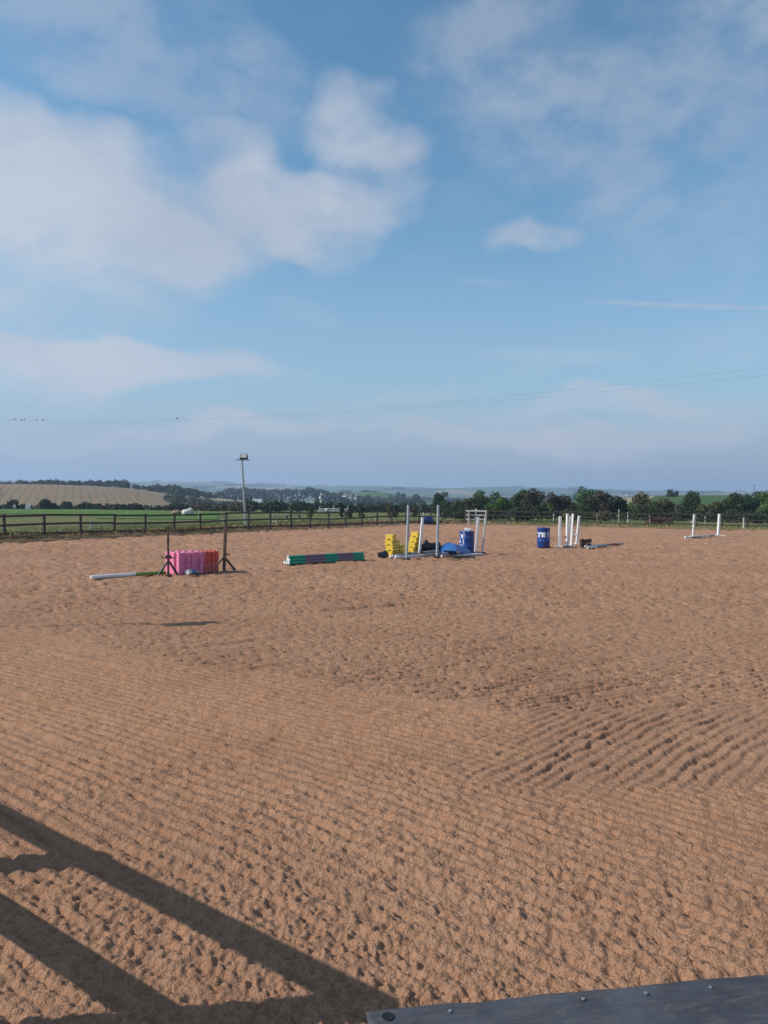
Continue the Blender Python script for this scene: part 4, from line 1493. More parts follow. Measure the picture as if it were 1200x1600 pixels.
TREES = [
    (691, 14, 767, 128, 'dark', 'dark round tree farthest left of the tree row, behind the right grey pipe', 'round'),
    (727, 22, 778, 92, 'olive', 'broad olive brown bush behind the white railed jump', 'round'),
    (757, 25, 766, 104, 'green', 'rounded mid green tree rising behind the olive bush', 'round'),
    (779, 21, 776, 90, 'bright', 'brighter green bush left of the large twin topped dark tree', 'round'),
    (813, 15, 765, 96, 'dark', 'left lobe tree of the twin topped dark pair', 'round'),
    (836, 18, 763, 94, 'brown', 'brownish right tree of the twin topped dark pair', 'round'),
    (853, 14, 786, 88, 'bright', 'small bright green bush between the twin topped pair and the brown tree', 'round'),
    (875, 25, 770.5, 92, 'brown', 'domed brownish tree above the white stands', 'round'),
    (918, 24, 760.5, 98, 'green', 'tallest green domed tree right of the white stands', 'round'),
    (938, 22, 768, 92, 'brown', 'dark brown tree overlapping the right side of the tallest tree', 'round'),
    (960, 17, 774, 94, 'blue', 'small dark bluish tree left of the white shed', 'round'),
    (983, 15, 785, 96, 'bright', 'low bright green bush under the white shed', 'round'),
    (1012, 27, 769.5, 90, 'olive', 'bushy olive and brown tree right of the white shed', 'round'),
    (1047, 15, 781, 90, 'olive', 'pale olive bush behind the dead tree', 'round'),
    (1081, 23, 768.5, 94, 'dark', 'dark windswept tree behind the left stand of the lone jump', 'wind'),
    (1109, 24, 783, 88, 'olive', 'low olive bush behind the lone jump', 'round'),
    (1152, 22, 770, 92, 'dark', 'dark dense tree right of the lone jump', 'round'),
    (1174, 20, 773, 94, 'blue', 'dark bluish tree joined to the dense tree near the right edge', 'round'),
    (1203, 20, 767, 84, 'bright', 'light green tree cut by the right edge of the picture', 'round'),
]
for i, (px, hw, top, D, tone, lb_, shp) in enumerate(TREES):
    tree(px, hw * 1.15, top + 1, D, tone, lb_, 100 + i, shape=shp, lean=0.5 if shp == 'wind' else 0.0, n=6000 if hw > 19 else 4400, low=0.06)
# low scrub joining the row, seen through the rails
rng = np.random.default_rng(77)


def hedge(pts, width, height, tone, label, seed, name='hedge', leaf=0.2, per_m=60, cat='hedge', group='hedges', zoff=0.0, var=0.35, step=None, kind=None):
    """leafy hedge following a line of ground points"""
    r2 = np.random.default_rng(seed)
    pts = np.array([p[:2] for p in pts])
    seg = np.linalg.norm(np.diff(pts, axis=0), axis=1)
    arc = np.r_[0, np.cumsum(seg)]
    step = step or min(width, height) * 0.42
    n = max(3, int(arc[-1] / step))
    cs, rad = [], []
    for k in range(n):
        a = (k + r2.random()) / n * arc[-1]
        x, y = np.interp(a, arc, pts[:, 0]), np.interp(a, arc, pts[:, 1])
        hh = height * (1 + var * float(perlin(np.array([a / (height * 3.5)]), np.array([seed * 1.7]), seed)[0]) + var * 0.6 * r2.normal() * 0.5)
        z0 = float(terrain(np.array([x]), np.array([y]))[0]) + zoff
        lv = 2 if hh > width * 0.9 else 1
        for j in range(lv):
            rr = hh * (0.55 if lv == 1 else 0.36)
            cs.append(np.array([x + r2.normal() * width * 0.22, y + r2.normal() * width * 0.22, z0 + (hh * 0.5 if lv == 1 else (0.3 + 0.42 * j) * hh)]))
            rad.append(max(rr, 0.2) * (0.85 + 0.3 * r2.random()))
    tot = per_m * arc[-1]
    w_ = np.array(rad) ** 2
    cnt = np.maximum(12, (tot * w_ / w_.sum())).astype(int)
    V_, Q = leaf_cloud(cs, rad, cnt, leaf, r2)
    o_ = V_.mean(0)
    o_[2] = V_[:, 2].min()
    o = link(name, fast_mesh(name, V_ - o_, Q), GREENS[tone], None, tuple(o_))
    tag(o, label, cat, group, kind)
    return o


def gl(px, py, D):
    p = at(px, py, D)
    return p[:2]


hedge([gl(700, 790, 112), gl(800, 790, 108), gl(900, 790, 108), gl(965, 790, 110)], 3.0, 2.1, 'fartree', 'dense dark hedge filling the gaps behind the right hand trees', 91, leaf=0.17, per_m=240, var=0.35)
hedge([gl(1000, 790, 106), gl(1100, 790, 106), gl(1215, 790, 104)], 3.0, 1.7, 'fartree', 'dense dark hedge behind the trees at far right', 92, leaf=0.17, per_m=240, var=0.35)
hedge([gl(690, 800, 82), gl(760, 800, 78), gl(860, 800, 80)], 1.6, 1.3, 'hedge', 'low dark scrub behind the fence left of the lone drum', 3, 'scrub', 0.11, 420, 'scrub', 'low scrub behind the fence')
hedge([gl(870, 800, 80), gl(960, 800, 80)], 1.6, 0.9, 'olive', 'low olive scrub behind the white stands', 4, 'scrub', 0.11, 420, 'scrub', 'low scrub behind the fence')
hedge([gl(985, 800, 86), gl(1210, 800, 80)], 1.8, 1.35, 'hedge', 'dark shaded hedge bottom running behind the lone far right jump', 6, 'scrub', 0.11, 380, 'scrub', 'low scrub behind the fence')
b_ = g(1035, 821)
hedge([b_[:2] + [-0.9, 0.8], b_[:2] + [1.0, 0.7]], 0.7, 0.75, 'rust', 'rusty red brown weed bush at the fence left of the lone jump', 8, 'weed_bush', 0.06, 700, 'bush', None, var=0.15)
for k, (px, D, hh, lb_) in enumerate(((485, 72, 1.15, 'young green sapling behind the fence, leftmost of the row'), (534, 74, 1.5, 'young green sapling below the far white field jump'), (546, 76, 0.9, 'short sapling close to the right of the field jump'),
                                      (566, 74, 1.2, 'young sapling above the yellow bucket'), (609, 76, 1.3, 'dark sapling left of the tall grey pipes'), (619, 78, 1.3, 'dark sapling just left of the left grey pipe'), (648, 80, 1.2, 'bushy sapling between the two grey pipes'))):
    p = gl(px, 800, D)
    tree(px, 5.5, float(776 + (px - 600) * 0.0122) + (CAM_H - hh - 0.02) * FPX / D, D, 'hedge' if k % 2 else 'olive', lb_, 300 + k, group='saplings behind the left fence', name='sapling', n=700, size=0.07, low=0.2)
# dead pale tree
dtp = at(1057, 803, 84)
dt = empty('dead_tree', (dtp[0], 84, float(terrain(np.array([dtp[0]]), np.array([84.0]))[0])))
tag(dt, 'small bare pale dead tree before the windswept tree', 'tree')
m = MB().path([(0, 0, -0.2), (0.03, 0, 0.7), (-0.02, 0, 1.2), (-0.08, 0.02, 1.75)], [0.055, 0.045, 0.035, 0.012], 7)
m.build('trunk', pale_bark, dt)
for bx in ([(0.0, 0, 0.85), (-0.25, 0, 1.15), (-0.42, 0, 1.32)], [(0, 0, 1.05), (0.22, 0, 1.3), (0.42, 0, 1.42)], [(-0.02, 0, 1.2), (-0.22, 0.05, 1.5), (-0.28, 0.05, 1.75)], [(0.02, 0, 0.7), (0.3, 0, 0.98)]):
    MB().path(bx, [0.028, 0.016, 0.008][:len(bx)], 5).build('branch', pale_bark, dt)

# hedges and woods of the middle distance
hedge([gl(-40, 790, 150), gl(60, 790, 146), gl(160, 790, 142), gl(215, 790, 140)], 2.4, 1.2, 'hedge', 'thick dark hedge across the foot of the striped stubble hill', 11, leaf=0.26, per_m=150, var=0.3)
hedge([gl(210, 790, 150), gl(300, 790, 168), gl(345, 790, 185)], 2.2, 1.3, 'hedge', 'lower dark hedge running on right of the striped stubble hill', 12, leaf=0.26, per_m=90)
tree(72, 9, 780.5, 140, 'fartree', 'rounded dark tree rising from the hedge below the striped hill', 501, group='trees in far hedges', n=2200, size=0.22)
tree(105, 9, 784, 138, 'blue', 'grey green bush in the hedge below the striped hill', 502, group='trees in far hedges', n=1800, size=0.22)
tree(20, 10, 781, 146, 'fartree', 'dark hedge tree at the left edge above the small white boxes', 503, group='trees in far hedges', n=1800, size=0.22)
hedge([gl(385, 790, 128), gl(440, 790, 138), gl(520, 790, 150), gl(600, 790, 160), gl(665, 790, 168), gl(730, 790, 172)], 2.6, 1.9, 'hedge', 'long dark clipped hedge across the middle distance', 13, leaf=0.26, per_m=110, var=0.25)
hedge([gl(300, 790, 150), gl(352, 790, 138), gl(392, 790, 126)], 2.2, 1.3, 'brown', 'brownish scrub hedge joining the long hedge behind the floodlight', 14, leaf=0.22, per_m=90)
hedge([gl(270, 790, 330), gl(350, 790, 300), gl(430, 790, 290), gl(520, 790, 300)], 7, 3.0, 'fartree', 'dark belt of bushes between the stubble hill and the village', 15, leaf=0.5, per_m=45, var=0.4)
hedge([gl(560, 790, 330), gl(640, 790, 320), gl(740, 790, 300)], 6, 3.2, 'fartree', 'bushy far hedge behind the long hedge on its right', 16, leaf=0.5, per_m=40, var=0.4)
# crest of the stubble hill
hedge([gl(x, 765, 455) for x in (-90, -30, 0, 40, 90, 130, 160)], 6, 3.0, 'fartree', 'dark line of trees along the crest of the stubble hill', 17, leaf=0.5, per_m=110, var=0.5)
hedge([gl(x, 765, D) for x, D in ((160, 455), (200, 450), (240, 440), (285, 430), (330, 420))], 7, 3.8, 'fartree', 'dark trees descending the right shoulder of the stubble hill', 18, leaf=0.5, per_m=110, var=0.5)
tree(193, 8, 760.5, 448, 'fartree', 'round dome of a tree on the shoulder of the stubble hill', 504, group='trees in far hedges', n=900, size=0.5)

# woodland block behind the village
rng = np.random.default_rng(9)
cs, rad = [], []
for k in range(330):
    px = rng.uniform(338, 522)
    D = rng.uniform(680, 800)
    edge = min(1.0, (px - 333) / 22.0, (535 - px) / 40.0)
    x, y = gl(px, 780, D)
    zt = float(terrain(np.array([x]), np.array([y]))[0])
    hh = (11.5 + 3.2 * float(perlin(np.array([px / 17.0]), np.array([D / 70.0]), 4)[0])) * (0.55 + 0.45 * edge)
    r_ = rng.uniform(3.0, 4.6)
    cs.append(np.array([x, y, zt + hh - r_]))
    rad.append(r_)
    cs.append(np.array([x, y, zt + hh * 0.35]))
    rad.append(r_)
V_, Q = leaf_cloud(cs, rad, [55] * len(cs), 1.0, rng)
tag(link('woodland', fast_mesh('woodland', V_, Q), GREENS['fartree']), 'dark block of woodland behind the village', 'wood', kind='stuff')
# scattered far trees and hedgerows fading in the haze
cs, rad = [], []
for k in range(140):
    D0 = math.exp(rng.uniform(math.log(500), math.log(3200)))
    px = rng.uniform(-100, 1300)
    n_ = rng.integers(8, 26)
    slope = rng.uniform(-0.25, 0.25)
    for j in range(n_):
        p_ = px + j * 3200.0 / D0 * rng.uniform(0.8, 1.2)
        D = D0 * (1 + slope * 0.01 * j)
        x, y = gl(p_, 780, D)
        zt = float(terrain(np.array([x]), np.array([y]))[0])
        r_ = rng.uniform(1.6, 3.8) * (1 + D0 / 3000)
        cs.append(np.array([x, y, zt + r_ * 0.6]))
        rad.append(r_)
V_, Q = leaf_cloud(cs, rad, [20] * len(cs), 1.5, rng)
tag(link('far_hedgerows', fast_mesh('far_hedgerows', V_, Q), GREENS['fartree']), 'far hedgerows and trees fading into blue haze', 'hedgerows', kind='stuff')
for px, hw, top, D, lb_ in ((621, 4, 769.5, 700, 'leftmost of three small far trees right of the far field hill'), (630, 3.5, 771, 700, 'middle of three small far trees right of the far field hill'), (650, 6, 772, 620, 'rightmost, darkest of three small far trees right of the far field hill'),
                            (1046, 7, 766, 262, 'left of the dark trees on the skyline above the dead tree'), (1056, 7, 767.5, 262, 'right of the dark trees on the skyline above the dead tree'),
                            (570, 9, 767, 900, 'left tree on top of the far field hill'), (585, 7, 769, 905, 'right tree on top of the far field hill')):
    tree(px, hw, top, D, 'fartree', lb_, int(px), group='far single trees', n=800, size=0.0042 * D * 0.3)
hedge([gl(1170, 770, 300), gl(1200, 770, 300), gl(1240, 770, 296)], 5, 2.2, 'fartree', 'dark hedge on the skyline at the right edge', 22, leaf=0.4, per_m=40)

# stubble field with rows running up the hill; green field on the right hill


def sheet(name, outline, D0, D1, nd, nx_, material, label, lift, cat='field'):
    """field laid over the terrain between two distances; outline(t) gives left and right image columns"""
    vs = np.zeros((nd, nx_, 3))
    for i in range(nd):
        t = i / (nd - 1)
        D = D0 + (D1 - D0) * t
        a, b2 = outline(t)
        px = np.linspace(a, b2, nx_)
        x = (px - 600) / FPX * D
        y = np.full(nx_, D)
        vs[i, :, 0], vs[i, :, 1] = x, y
        vs[i, :, 2] = terrain(x, y) + lift
    o = link(name, fast_mesh(name, vs.reshape(-1, 3), grid_quads(nd, nx_)[:, ::-1]), material, smooth=True)
    return tag(o, label, cat, kind='structure')


stub = bpy.data.materials.new('stubble_rows')
stub.use_nodes = True
N = NT(stub.node_tree)
b = stub.node_tree.nodes['Principled BSDF']
b.inputs['Roughness'].default_value = 0.95
pos = N.n('ShaderNodeNewGeometry').outputs['Position']
sx_, sy_, sz_ = N.xyz(pos)
row = N.m('ADD', N.m('ADD', sx_, N.m('MULTIPLY', sy_, 0.42)), N.m('MULTIPLY', N.noise(pos, 0.02, 3), 2.0))
wv = N.m('SINE', N.m('MULTIPLY', row, 2 * math.pi / 3.6))
c = N.mix(N.m('MULTIPLY', N.ss(wv, -0.3, 0.9), N.ss(N.noise(N.vm('MULTIPLY', pos, (1, 0.2, 1)), 0.15, 4, 0.6), 0.25, 0.6)), (0.215, 0.128, 0.050), (0.130, 0.082, 0.035))
c = N.mix(N.m('MULTIPLY', N.ss(N.noise(pos, 0.3, 5, 0.65), 0.4, 0.7), 0.4), c, (0.22, 0.18, 0.09))
N.put(b.inputs['Base Color'], c)
sheet('stubble_field', lambda t: (-70 + 0 * t, 338 - 110 * t ** 2), 245, 440, 60, 60, stub, 'tan stubble field with curved rows on the left hill', 0.12)
crop = mat('crop_green', (0.050, 0.100, 0.030), 0.95, (0.062, 0.112, 0.034), 0.05, spec=0.1)
sheet('green_field', lambda t: (1005 + 30 * t, 1230), 200, 330, 40, 40, crop, 'smooth dark green field on the right hill behind the trees', 0.12)
bright_grass = mat('mown_grass', (0.070, 0.150, 0.030), 0.9, (0.105, 0.165, 0.040), 0.35, bump=0.6, bscale=2.0, bdist=0.1, spec=0.1)
sheet('mown_strip', lambda t: (-40, 175 - 30 * t), 78, 112, 20, 40, bright_grass, 'bright green mown mound at the left behind the fence', 0.05)
sheet('mown_strip', lambda t: (150 + 20 * t, 340), 66, 100, 20, 30, bright_grass, 'bright green mown grass left of the floodlight', 0.05)
bare = mat('bare_earth', (0.30, 0.19, 0.11), 0.95, (0.22, 0.15, 0.08), 1.0, spec=0.1)
sheet('bare_patch', lambda t: (697 + 2 * t, 713 - 2 * t), 70, 77, 8, 12, bare, 'sandy bare patch behind the far corner of the fence', 0.06)
far_tan = mat('far_stubble', (0.30, 0.25, 0.15), 0.95, (0.36, 0.31, 0.2), 0.02, spec=0.1)
sheet('far_stubble', lambda t: (352, 392), 560, 640, 10, 12, far_tan, 'pale far stubble field in front of the woodland', 0.4)
hill_g = mat('hill_grass', (0.075, 0.125, 0.04), 0.95, (0.10, 0.14, 0.05), 0.02, spec=0.1)
sheet('hill_field', lambda t: (566 + 8 * t, 606), 790, 880, 14, 20, hill_g, 'pale green field on the small far hill', 0.4)

# grass along the fence, as mass of blades


def grass(name, pts, width, hmin, hmax, count, material, label, seed, z0=0.05, off=0.4):
    r2 = np.random.default_rng(seed)
    pts = np.array(pts)
    seg = np.linalg.norm(np.diff(pts, axis=0), axis=1)
    arc = np.r_[0, np.cumsum(seg)]
    a = r2.random(count) * arc[-1]
    keep_ = perlin(a / 1.7, a * 0 + seed, seed) + 0.5 * perlin(a / 0.5, a * 0, seed + 1) > -0.25 + 0.5 * (r2.random(count) - 0.5)
    a = a[keep_]
    n_ = len(a)
    x, y = np.interp(a, arc, pts[:, 0]), np.interp(a, arc, pts[:, 1])
    d = pts[-1] - pts[0]
    d = d / np.linalg.norm(d)
    nr = np.array([-d[1], d[0]])
    o = off + width * r2.normal(size=n_) * 0.5
    x, y = x + nr[0] * o, y + nr[1] * o
    hh = hmin + (hmax - hmin) * r2.random(n_) ** 2.2
    th_ = r2.random(n_) * 2 * math.pi
    w_ = 0.012 + 0.02 * r2.random(n_)
    bx, by = np.cos(th_) * w_, np.sin(th_) * w_
    lx, ly = r2.normal(size=n_) * hh * 0.3, r2.normal(size=n_) * hh * 0.3
    z = np.full(n_, z0 - 0.03)
    V_ = np.stack([np.stack([x - bx, y - by, z], -1), np.stack([x + bx, y + by, z], -1), np.stack([x + lx * .5 + bx * .6, y + ly * .5 + by * .6, z + hh * .65], -1), np.stack([x + lx, y + ly, z + hh], -1)], 1).reshape(-1, 3)
    return tag(link(name, fast_mesh(name, V_, np.arange(4 * n_).reshape(n_, 4)), material), label, 'grass', kind='stuff')


dry_m = mat('dry_grass', (0.33, 0.24, 0.115), 0.85, (0.17, 0.16, 0.06), 0.8, spec=0.2, island=0.35)
dock_m = mat('dead_weeds', (0.16, 0.085, 0.042), 0.85, (0.20, 0.14, 0.06), 0.8, spec=0.2, island=0.35)
green_grass_m = mat('green_grass', (0.075, 0.115, 0.03), 0.8, (0.13, 0.13, 0.045), 0.5, spec=0.2, island=0.35)
Ls = strip_points(E0 - dl * 8, E1, 40) + strip_points(E1, E2, 8)[1:]
grass('dry_grass', Ls, 0.9, 0.06, 0.26, 14000, dry_m, 'dry straw grass along the left bank', 5, 0.18, 0.9)
grass('dead_weeds', Ls, 0.7, 0.05, 0.30, 9000, dock_m, 'dead brown weeds along the left bank', 6, 0.14, 0.55)
Rs = strip_points(E2, E3 + dr * 8, 40)
grass('straw_grass', Rs, 0.9, 0.06, 0.28, 9000, dry_m, 'dry straw grass at the foot of the far right fence', 7, 0.06, 0.8)
grass('rough_grass', Rs, 1.6, 0.06, 0.32, 12000, green_grass_m, 'rough green grass behind the far right fence', 8, 0.02, 2.2)
grass('field_grass', strip_points(E0 - dl * 8, E1, 40), 6.0, 0.04, 0.15, 26000, green_grass_m, 'rough grass of the field behind the left fence', 12, 0.0, 7.0)

# ------------------------------------------------------------------ small things in the fields
stake_m = mat('pale_stake', (0.55, 0.53, 0.46), 0.7, (0.40, 0.37, 0.30), 6)
white_stake = mat('white_stake', (0.80, 0.80, 0.76), 0.5, (0.70, 0.70, 0.66), 6)


def stake(px, top, base_y, D, w, material, label):
    tp, bt = at(px, top, D), at(px, base_y, D)
    z0 = min(bt[2], float(terrain(np.array([bt[0]]), np.array([D]))[0]) + 0.05)
    root = empty('fence_stake', (bt[0], D, z0))
    tag(root, label, 'stake', 'stakes of the field fencing')
    hh = tp[2] - z0
    MB().box((0, 0, hh / 2 - 0.1), (w, w, hh + 0.2), ch=w * 0.12).build('stake_shaft', material, root)
    MB().box((0, -w * 0.7, hh * 0.8), (w * 0.7, w * 0.5, 0.05)).build('insulator', black_iron if w > 0.06 else material, root)
    return root


STK = [
    (25, 797, 806, 84, 0.06, white_stake, 'white stake on the mown mound at the left edge'),
    (142, 815, 832, 46, 0.10, stake_m, 'thick pale stake with a brace behind the left fence'),
    (183, 816, 829, 50, 0.06, stake_m, 'pale stake behind the left fence above the white and lime pole'),
    (200, 797, 805, 84, 0.07, white_stake, 'white stake in the bright grass left of the pale rocks'),
    (135, 794, 801, 120, 0.07, stake_m, 'thin stake at the foot of the hedge below the striped hill'),
    (228, 793, 800, 120, 0.07, stake_m, 'thin stake in the grass below the right slope of the striped hill'),
    (265, 821, 829, 54, 0.05, stake_m, 'short stake behind the fence above the thin brown stand'),
    (310.5, 797, 813, 70, 0.07, white_stake, 'white stake just right of the pale rock'),
    (347.5, 811, 822, 56, 0.06, stake_m, 'short pale stake left of the floodlight pole'),
    (424, 808, 820, 60, 0.06, stake_m, 'left of two stakes under the weathered bench'),
    (430.5, 809, 821, 60, 0.07, white_stake, 'right of two stakes under the weathered bench'),
    (485.5, 810, 818, 62, 0.06, white_stake, 'white stake behind the fence under the leftmost sapling'),
    (539.5, 808, 819, 64, 0.07, white_stake, 'white stake behind the fence left of the yellow bucket'),
    (577, 800, 814, 66, 0.08, stake_m, 'tall pale stake right of the yellow bucket'),
    (586.5, 809, 815, 66, 0.06, white_stake, 'short white stake left of the black bucket, behind the fence'),
    (631.5, 803, 816, 68, 0.09, stake_m, 'pale stake half hidden by the left grey pipe'),
    (661.5, 800, 808, 72, 0.06, white_stake, 'thin white stake above the lying blue drum'),
    (865, 803, 820, 66, 0.09, white_stake, 'white stake behind the fence right of the lone drum'),
    (933, 804, 818, 65, 0.08, stake_m, 'pale stake behind the fence above the holed board'),
    (967, 796, 807, 74, 0.09, stake_m, 'stake standing in the grass behind the bluish tree'),
    (981, 800, 807, 76, 0.06, white_stake, 'short white stake under the low bright green bush'),
    (1014.5, 805, 820, 65, 0.09, white_stake, 'white stake left of the rusty weed bush'),
    (1102, 807, 820, 63, 0.08, stake_m, 'pale stake between the stands of the lone jump'),
    (1162, 809, 826, 58, 0.11, stake_m, 'stout pale post in the far fence near the right edge'),
]
for s_ in STK:
    stake(*s_)
# brace of the thick stake belongs to it
bs = [o for o in bpy.data.objects if o.get('label', '').startswith('thick pale stake')][0]
MB().tube((0.06, 0, 0.42), (0.55, 0.1, -0.05), 0.03, n=6).build('brace', stake_m, bs)

# pale rocks in the field
p = at(293, 807, 84)
rk = lump('rock', (0.62, 0.45, 0.42), 41, 0.35, 1.1, 12, flat=0.4)
rk.v = [(v[0], v[1], v[2] + 0.55 * max(0, v[0]) ** 1.5 * (1 if v[2] > 0 else 0)) for v in rk.v]
tag(rk.build('rock', mat('white_rock', (0.66, 0.63, 0.58), 0.8, (0.50, 0.47, 0.42), 2, bump=0.4, bscale=8), None, (p[0], 84, 0.18), smooth=False), 'whitish peaked rock in the grass behind the left fence', 'rock')
p = at(275, 806, 85)
tag(lump('rock', (0.48, 0.4, 0.30), 43, 0.3, 1.3, 12, flat=0.4).build('rock', mat('tan_rock', (0.36, 0.24, 0.15), 0.85, (0.28, 0.18, 0.11), 3, bump=0.4, bscale=8), None, (p[0], 85, 0.14)), 'low tan rock left of the whitish rock', 'rock')


def white_box(px, y0, y1, w_px, D, label):
    a, c_ = at(px, y0, D), at(px, y1, D)
    w_ = w_px / FPX * D
    z0 = float(terrain(np.array([c_[0]]), np.array([D]))[0])
    root = empty('white_box', (c_[0], D, z0), 0.3)
    tag(root, label, 'box', 'white boxes by the hedge')
    hh = a[2] - z0
    MB().box((0, 0, hh - (a[2] - c_[2]) / 2), (w_, w_ * 0.8, a[2] - c_[2]), ch=0.02).build('body', white_plastic, root)
    MB().box((0, 0, hh + 0.03), (w_ * 1.12, w_ * 0.95, 0.06), Rx(0.1)).build('lid', white_dirty, root)
    for sx in (-0.4, 0.4):
        MB().box((sx * w_, 0, (hh - (a[2] - c_[2])) / 2), (0.06, 0.06, hh - (a[2] - c_[2]) + 0.1)).build('leg', dark_metal, root)


white_box(22.5, 789.5, 794, 3, 118, 'small white box near the left edge at the foot of the hedge')
white_box(44, 789.5, 795.5, 7, 118, 'larger white box by the hedge on the mown mound')

# weathered bench behind the fence
p0, p1 = at(426, 806.5, 62), at(468, 810.5, 66)
bench = empty('bench', (p0[0], p0[1], 0.0), math.atan2(p1[1] - p0[1], p1[0] - p0[0]))
tag(bench, 'low weathered grey bench behind the fence right of the floodlight', 'bench')
Lb = float(np.linalg.norm((p1 - p0)[:2]))
wood_grey = mat('weathered_wood', (0.30, 0.28, 0.25), 0.85, (0.20, 0.18, 0.16), 4)
MB().box((Lb / 2, 0, 0.50), (Lb, 0.34, 0.06), ch=0.006).build('seat', wood_grey, bench)
for x in (0.15, Lb * 0.5, Lb - 0.15):
    MB().box((x, 0, 0.235), (0.08, 0.28, 0.47)).build('leg', wood_grey, bench)

# white field jump beyond
D_ = 112
fj = empty('field_jump', (at(521, 800, D_)[0], D_, float(terrain(np.array([at(521, 800, D_)[0]]), np.array([float(D_)]))[0])))
tag(fj, 'white railed jump with three posts out in the field before the long hedge', 'jump')
for px, t_ in ((499, 791.5), (521, 790), (543.5, 791.5)):
    x = at(px, 795, D_)[0] - fj.location.x
    hh = at(px, t_, D_)[2] - fj.location.z
    MB().box((x, 0, hh / 2 - 0.05), (0.11, 0.11, hh + 0.1), ch=0.01).build('post', white_dirty, fj)
for y_ in (795.5, 798.5):
    z_ = at(521, y_, D_)[2] - fj.location.z
    MB().tube((at(499, 795, D_)[0] - fj.location.x, -0.1, z_), (at(522, 795, D_)[0] - fj.location.x, -0.1, z_ + 0.03), 0.055, n=8).build('rail', white_plastic, fj)
    MB().tube((at(522, 795, D_)[0] - fj.location.x, -0.1, z_ + 0.03), (at(544, 795, D_)[0] - fj.location.x, -0.1, z_), 0.055, n=8).build('rail', white_plastic, fj)
MB().lathe([(0.03, -0.2), (0.16, -0.12), (0.21, 0.0), (0.16, 0.12), (0.03, 0.2)], 14).build('round_filler', white_plastic, fj, (at(510.5, 795, D_)[0] - fj.location.x, -0.25, at(510, 796.3, D_)[2] - fj.location.z))

yb_ = g(565, 816)
ybk = empty('yellow_bucket', (yb_[0], yb_[1] + 1.6, 0.06))
tag(ybk, 'small yellow bucket standing in the dry grass behind the left fence', 'bucket')
MB().lathe([(0.12, 0.0), (0.155, 0.28), (0.165, 0.29), (0.165, 0.30), (0.145, 0.30), (0.11, 0.02)], 18).build('pail', mat('yellow_bucket', (0.72, 0.62, 0.10), 0.45), ybk, smooth=True)
MB().path([(0.155 * math.cos(a_), 0.05, 0.29 + 0.15 * math.sin(a_)) for a_ in np.linspace(0, math.pi, 9)], 0.006, 5).build('handle', dark_metal, ybk)

# ------------------------------------------------------------------ village and farm buildings
wall_m = mat('white_render', (0.74, 0.73, 0.70), 0.8, (0.64, 0.63, 0.60), 0.5)
roof_m = mat('slate_roof', (0.075, 0.078, 0.085), 0.7, (0.11, 0.105, 0.10), 0.8)
roof_pale = mat('pale_roof', (0.42, 0.42, 0.43), 0.6, (0.34, 0.34, 0.35), 0.5)
pane_m = mat('window_dark', (0.02, 0.024, 0.03), 0.2)


def house(px, base_y, D, w_px, wall_px, roof_px, rz, label, roof=None, ratio=1.5, group='white houses of the village', cat='house', name='house', nwin=2):
    bp_ = at(px, base_y, D)
    k = D / FPX
    Wd, hw_, hr = w_px * k, wall_px * k, roof_px * k
    Ln = Wd * ratio
    root = empty(name, bp_, rz)
    tag(root, label, cat, group)
    roof = roof or roof_m
    found = max(0.0, bp_[2] - float(terrain(np.array([bp_[0]]), np.array([D]))[0])) + 2.0
    # walls with gables: outline in x,z pushed along y
    poly = [(-Wd / 2, -found), (Wd / 2, -found), (Wd / 2, hw_), (0, hw_ + hr), (-Wd / 2, hw_)]
    MB().prism(poly, -Ln / 2, Ln / 2, rot=Rx(math.pi / 2)).build('wall', wall_m, root)
    a = math.atan2(hr, Wd / 2)
    sl = math.hypot(hr, Wd / 2) + 0.45
    rf = None
    for s in (-1, 1):
        m = MB().box((s * (Wd / 4 + 0.1 * math.cos(a)), 0, hw_ + hr / 2 + 0.10 - 0.1 * math.sin(a)), (sl, Ln + 0.5, 0.16), Ry(s * a))
        rf = m.build('roof', roof, root)
    MB().box((0, Ln * 0.35, hw_ + hr + 0.4), (0.7, 0.7, 1.3)).build('chimney', wall_m, rf)
    for k_ in range(nwin):
        x = (k_ - (nwin - 1) / 2) * Wd / max(nwin, 1) * 0.9
        MB().box((x, -Ln / 2 - 0.02, hw_ * 0.55), (0.9, 0.08, min(1.2, hw_ * 0.4))).build('window', pane_m, root)
        MB().box((Wd / 2 + 0.02, (k_ - (nwin - 1) / 2) * Ln / max(nwin, 1) * 0.9, hw_ * 0.55), (0.08, 0.9, min(1.2, hw_ * 0.4))).build('window', pane_m, root)
    return root


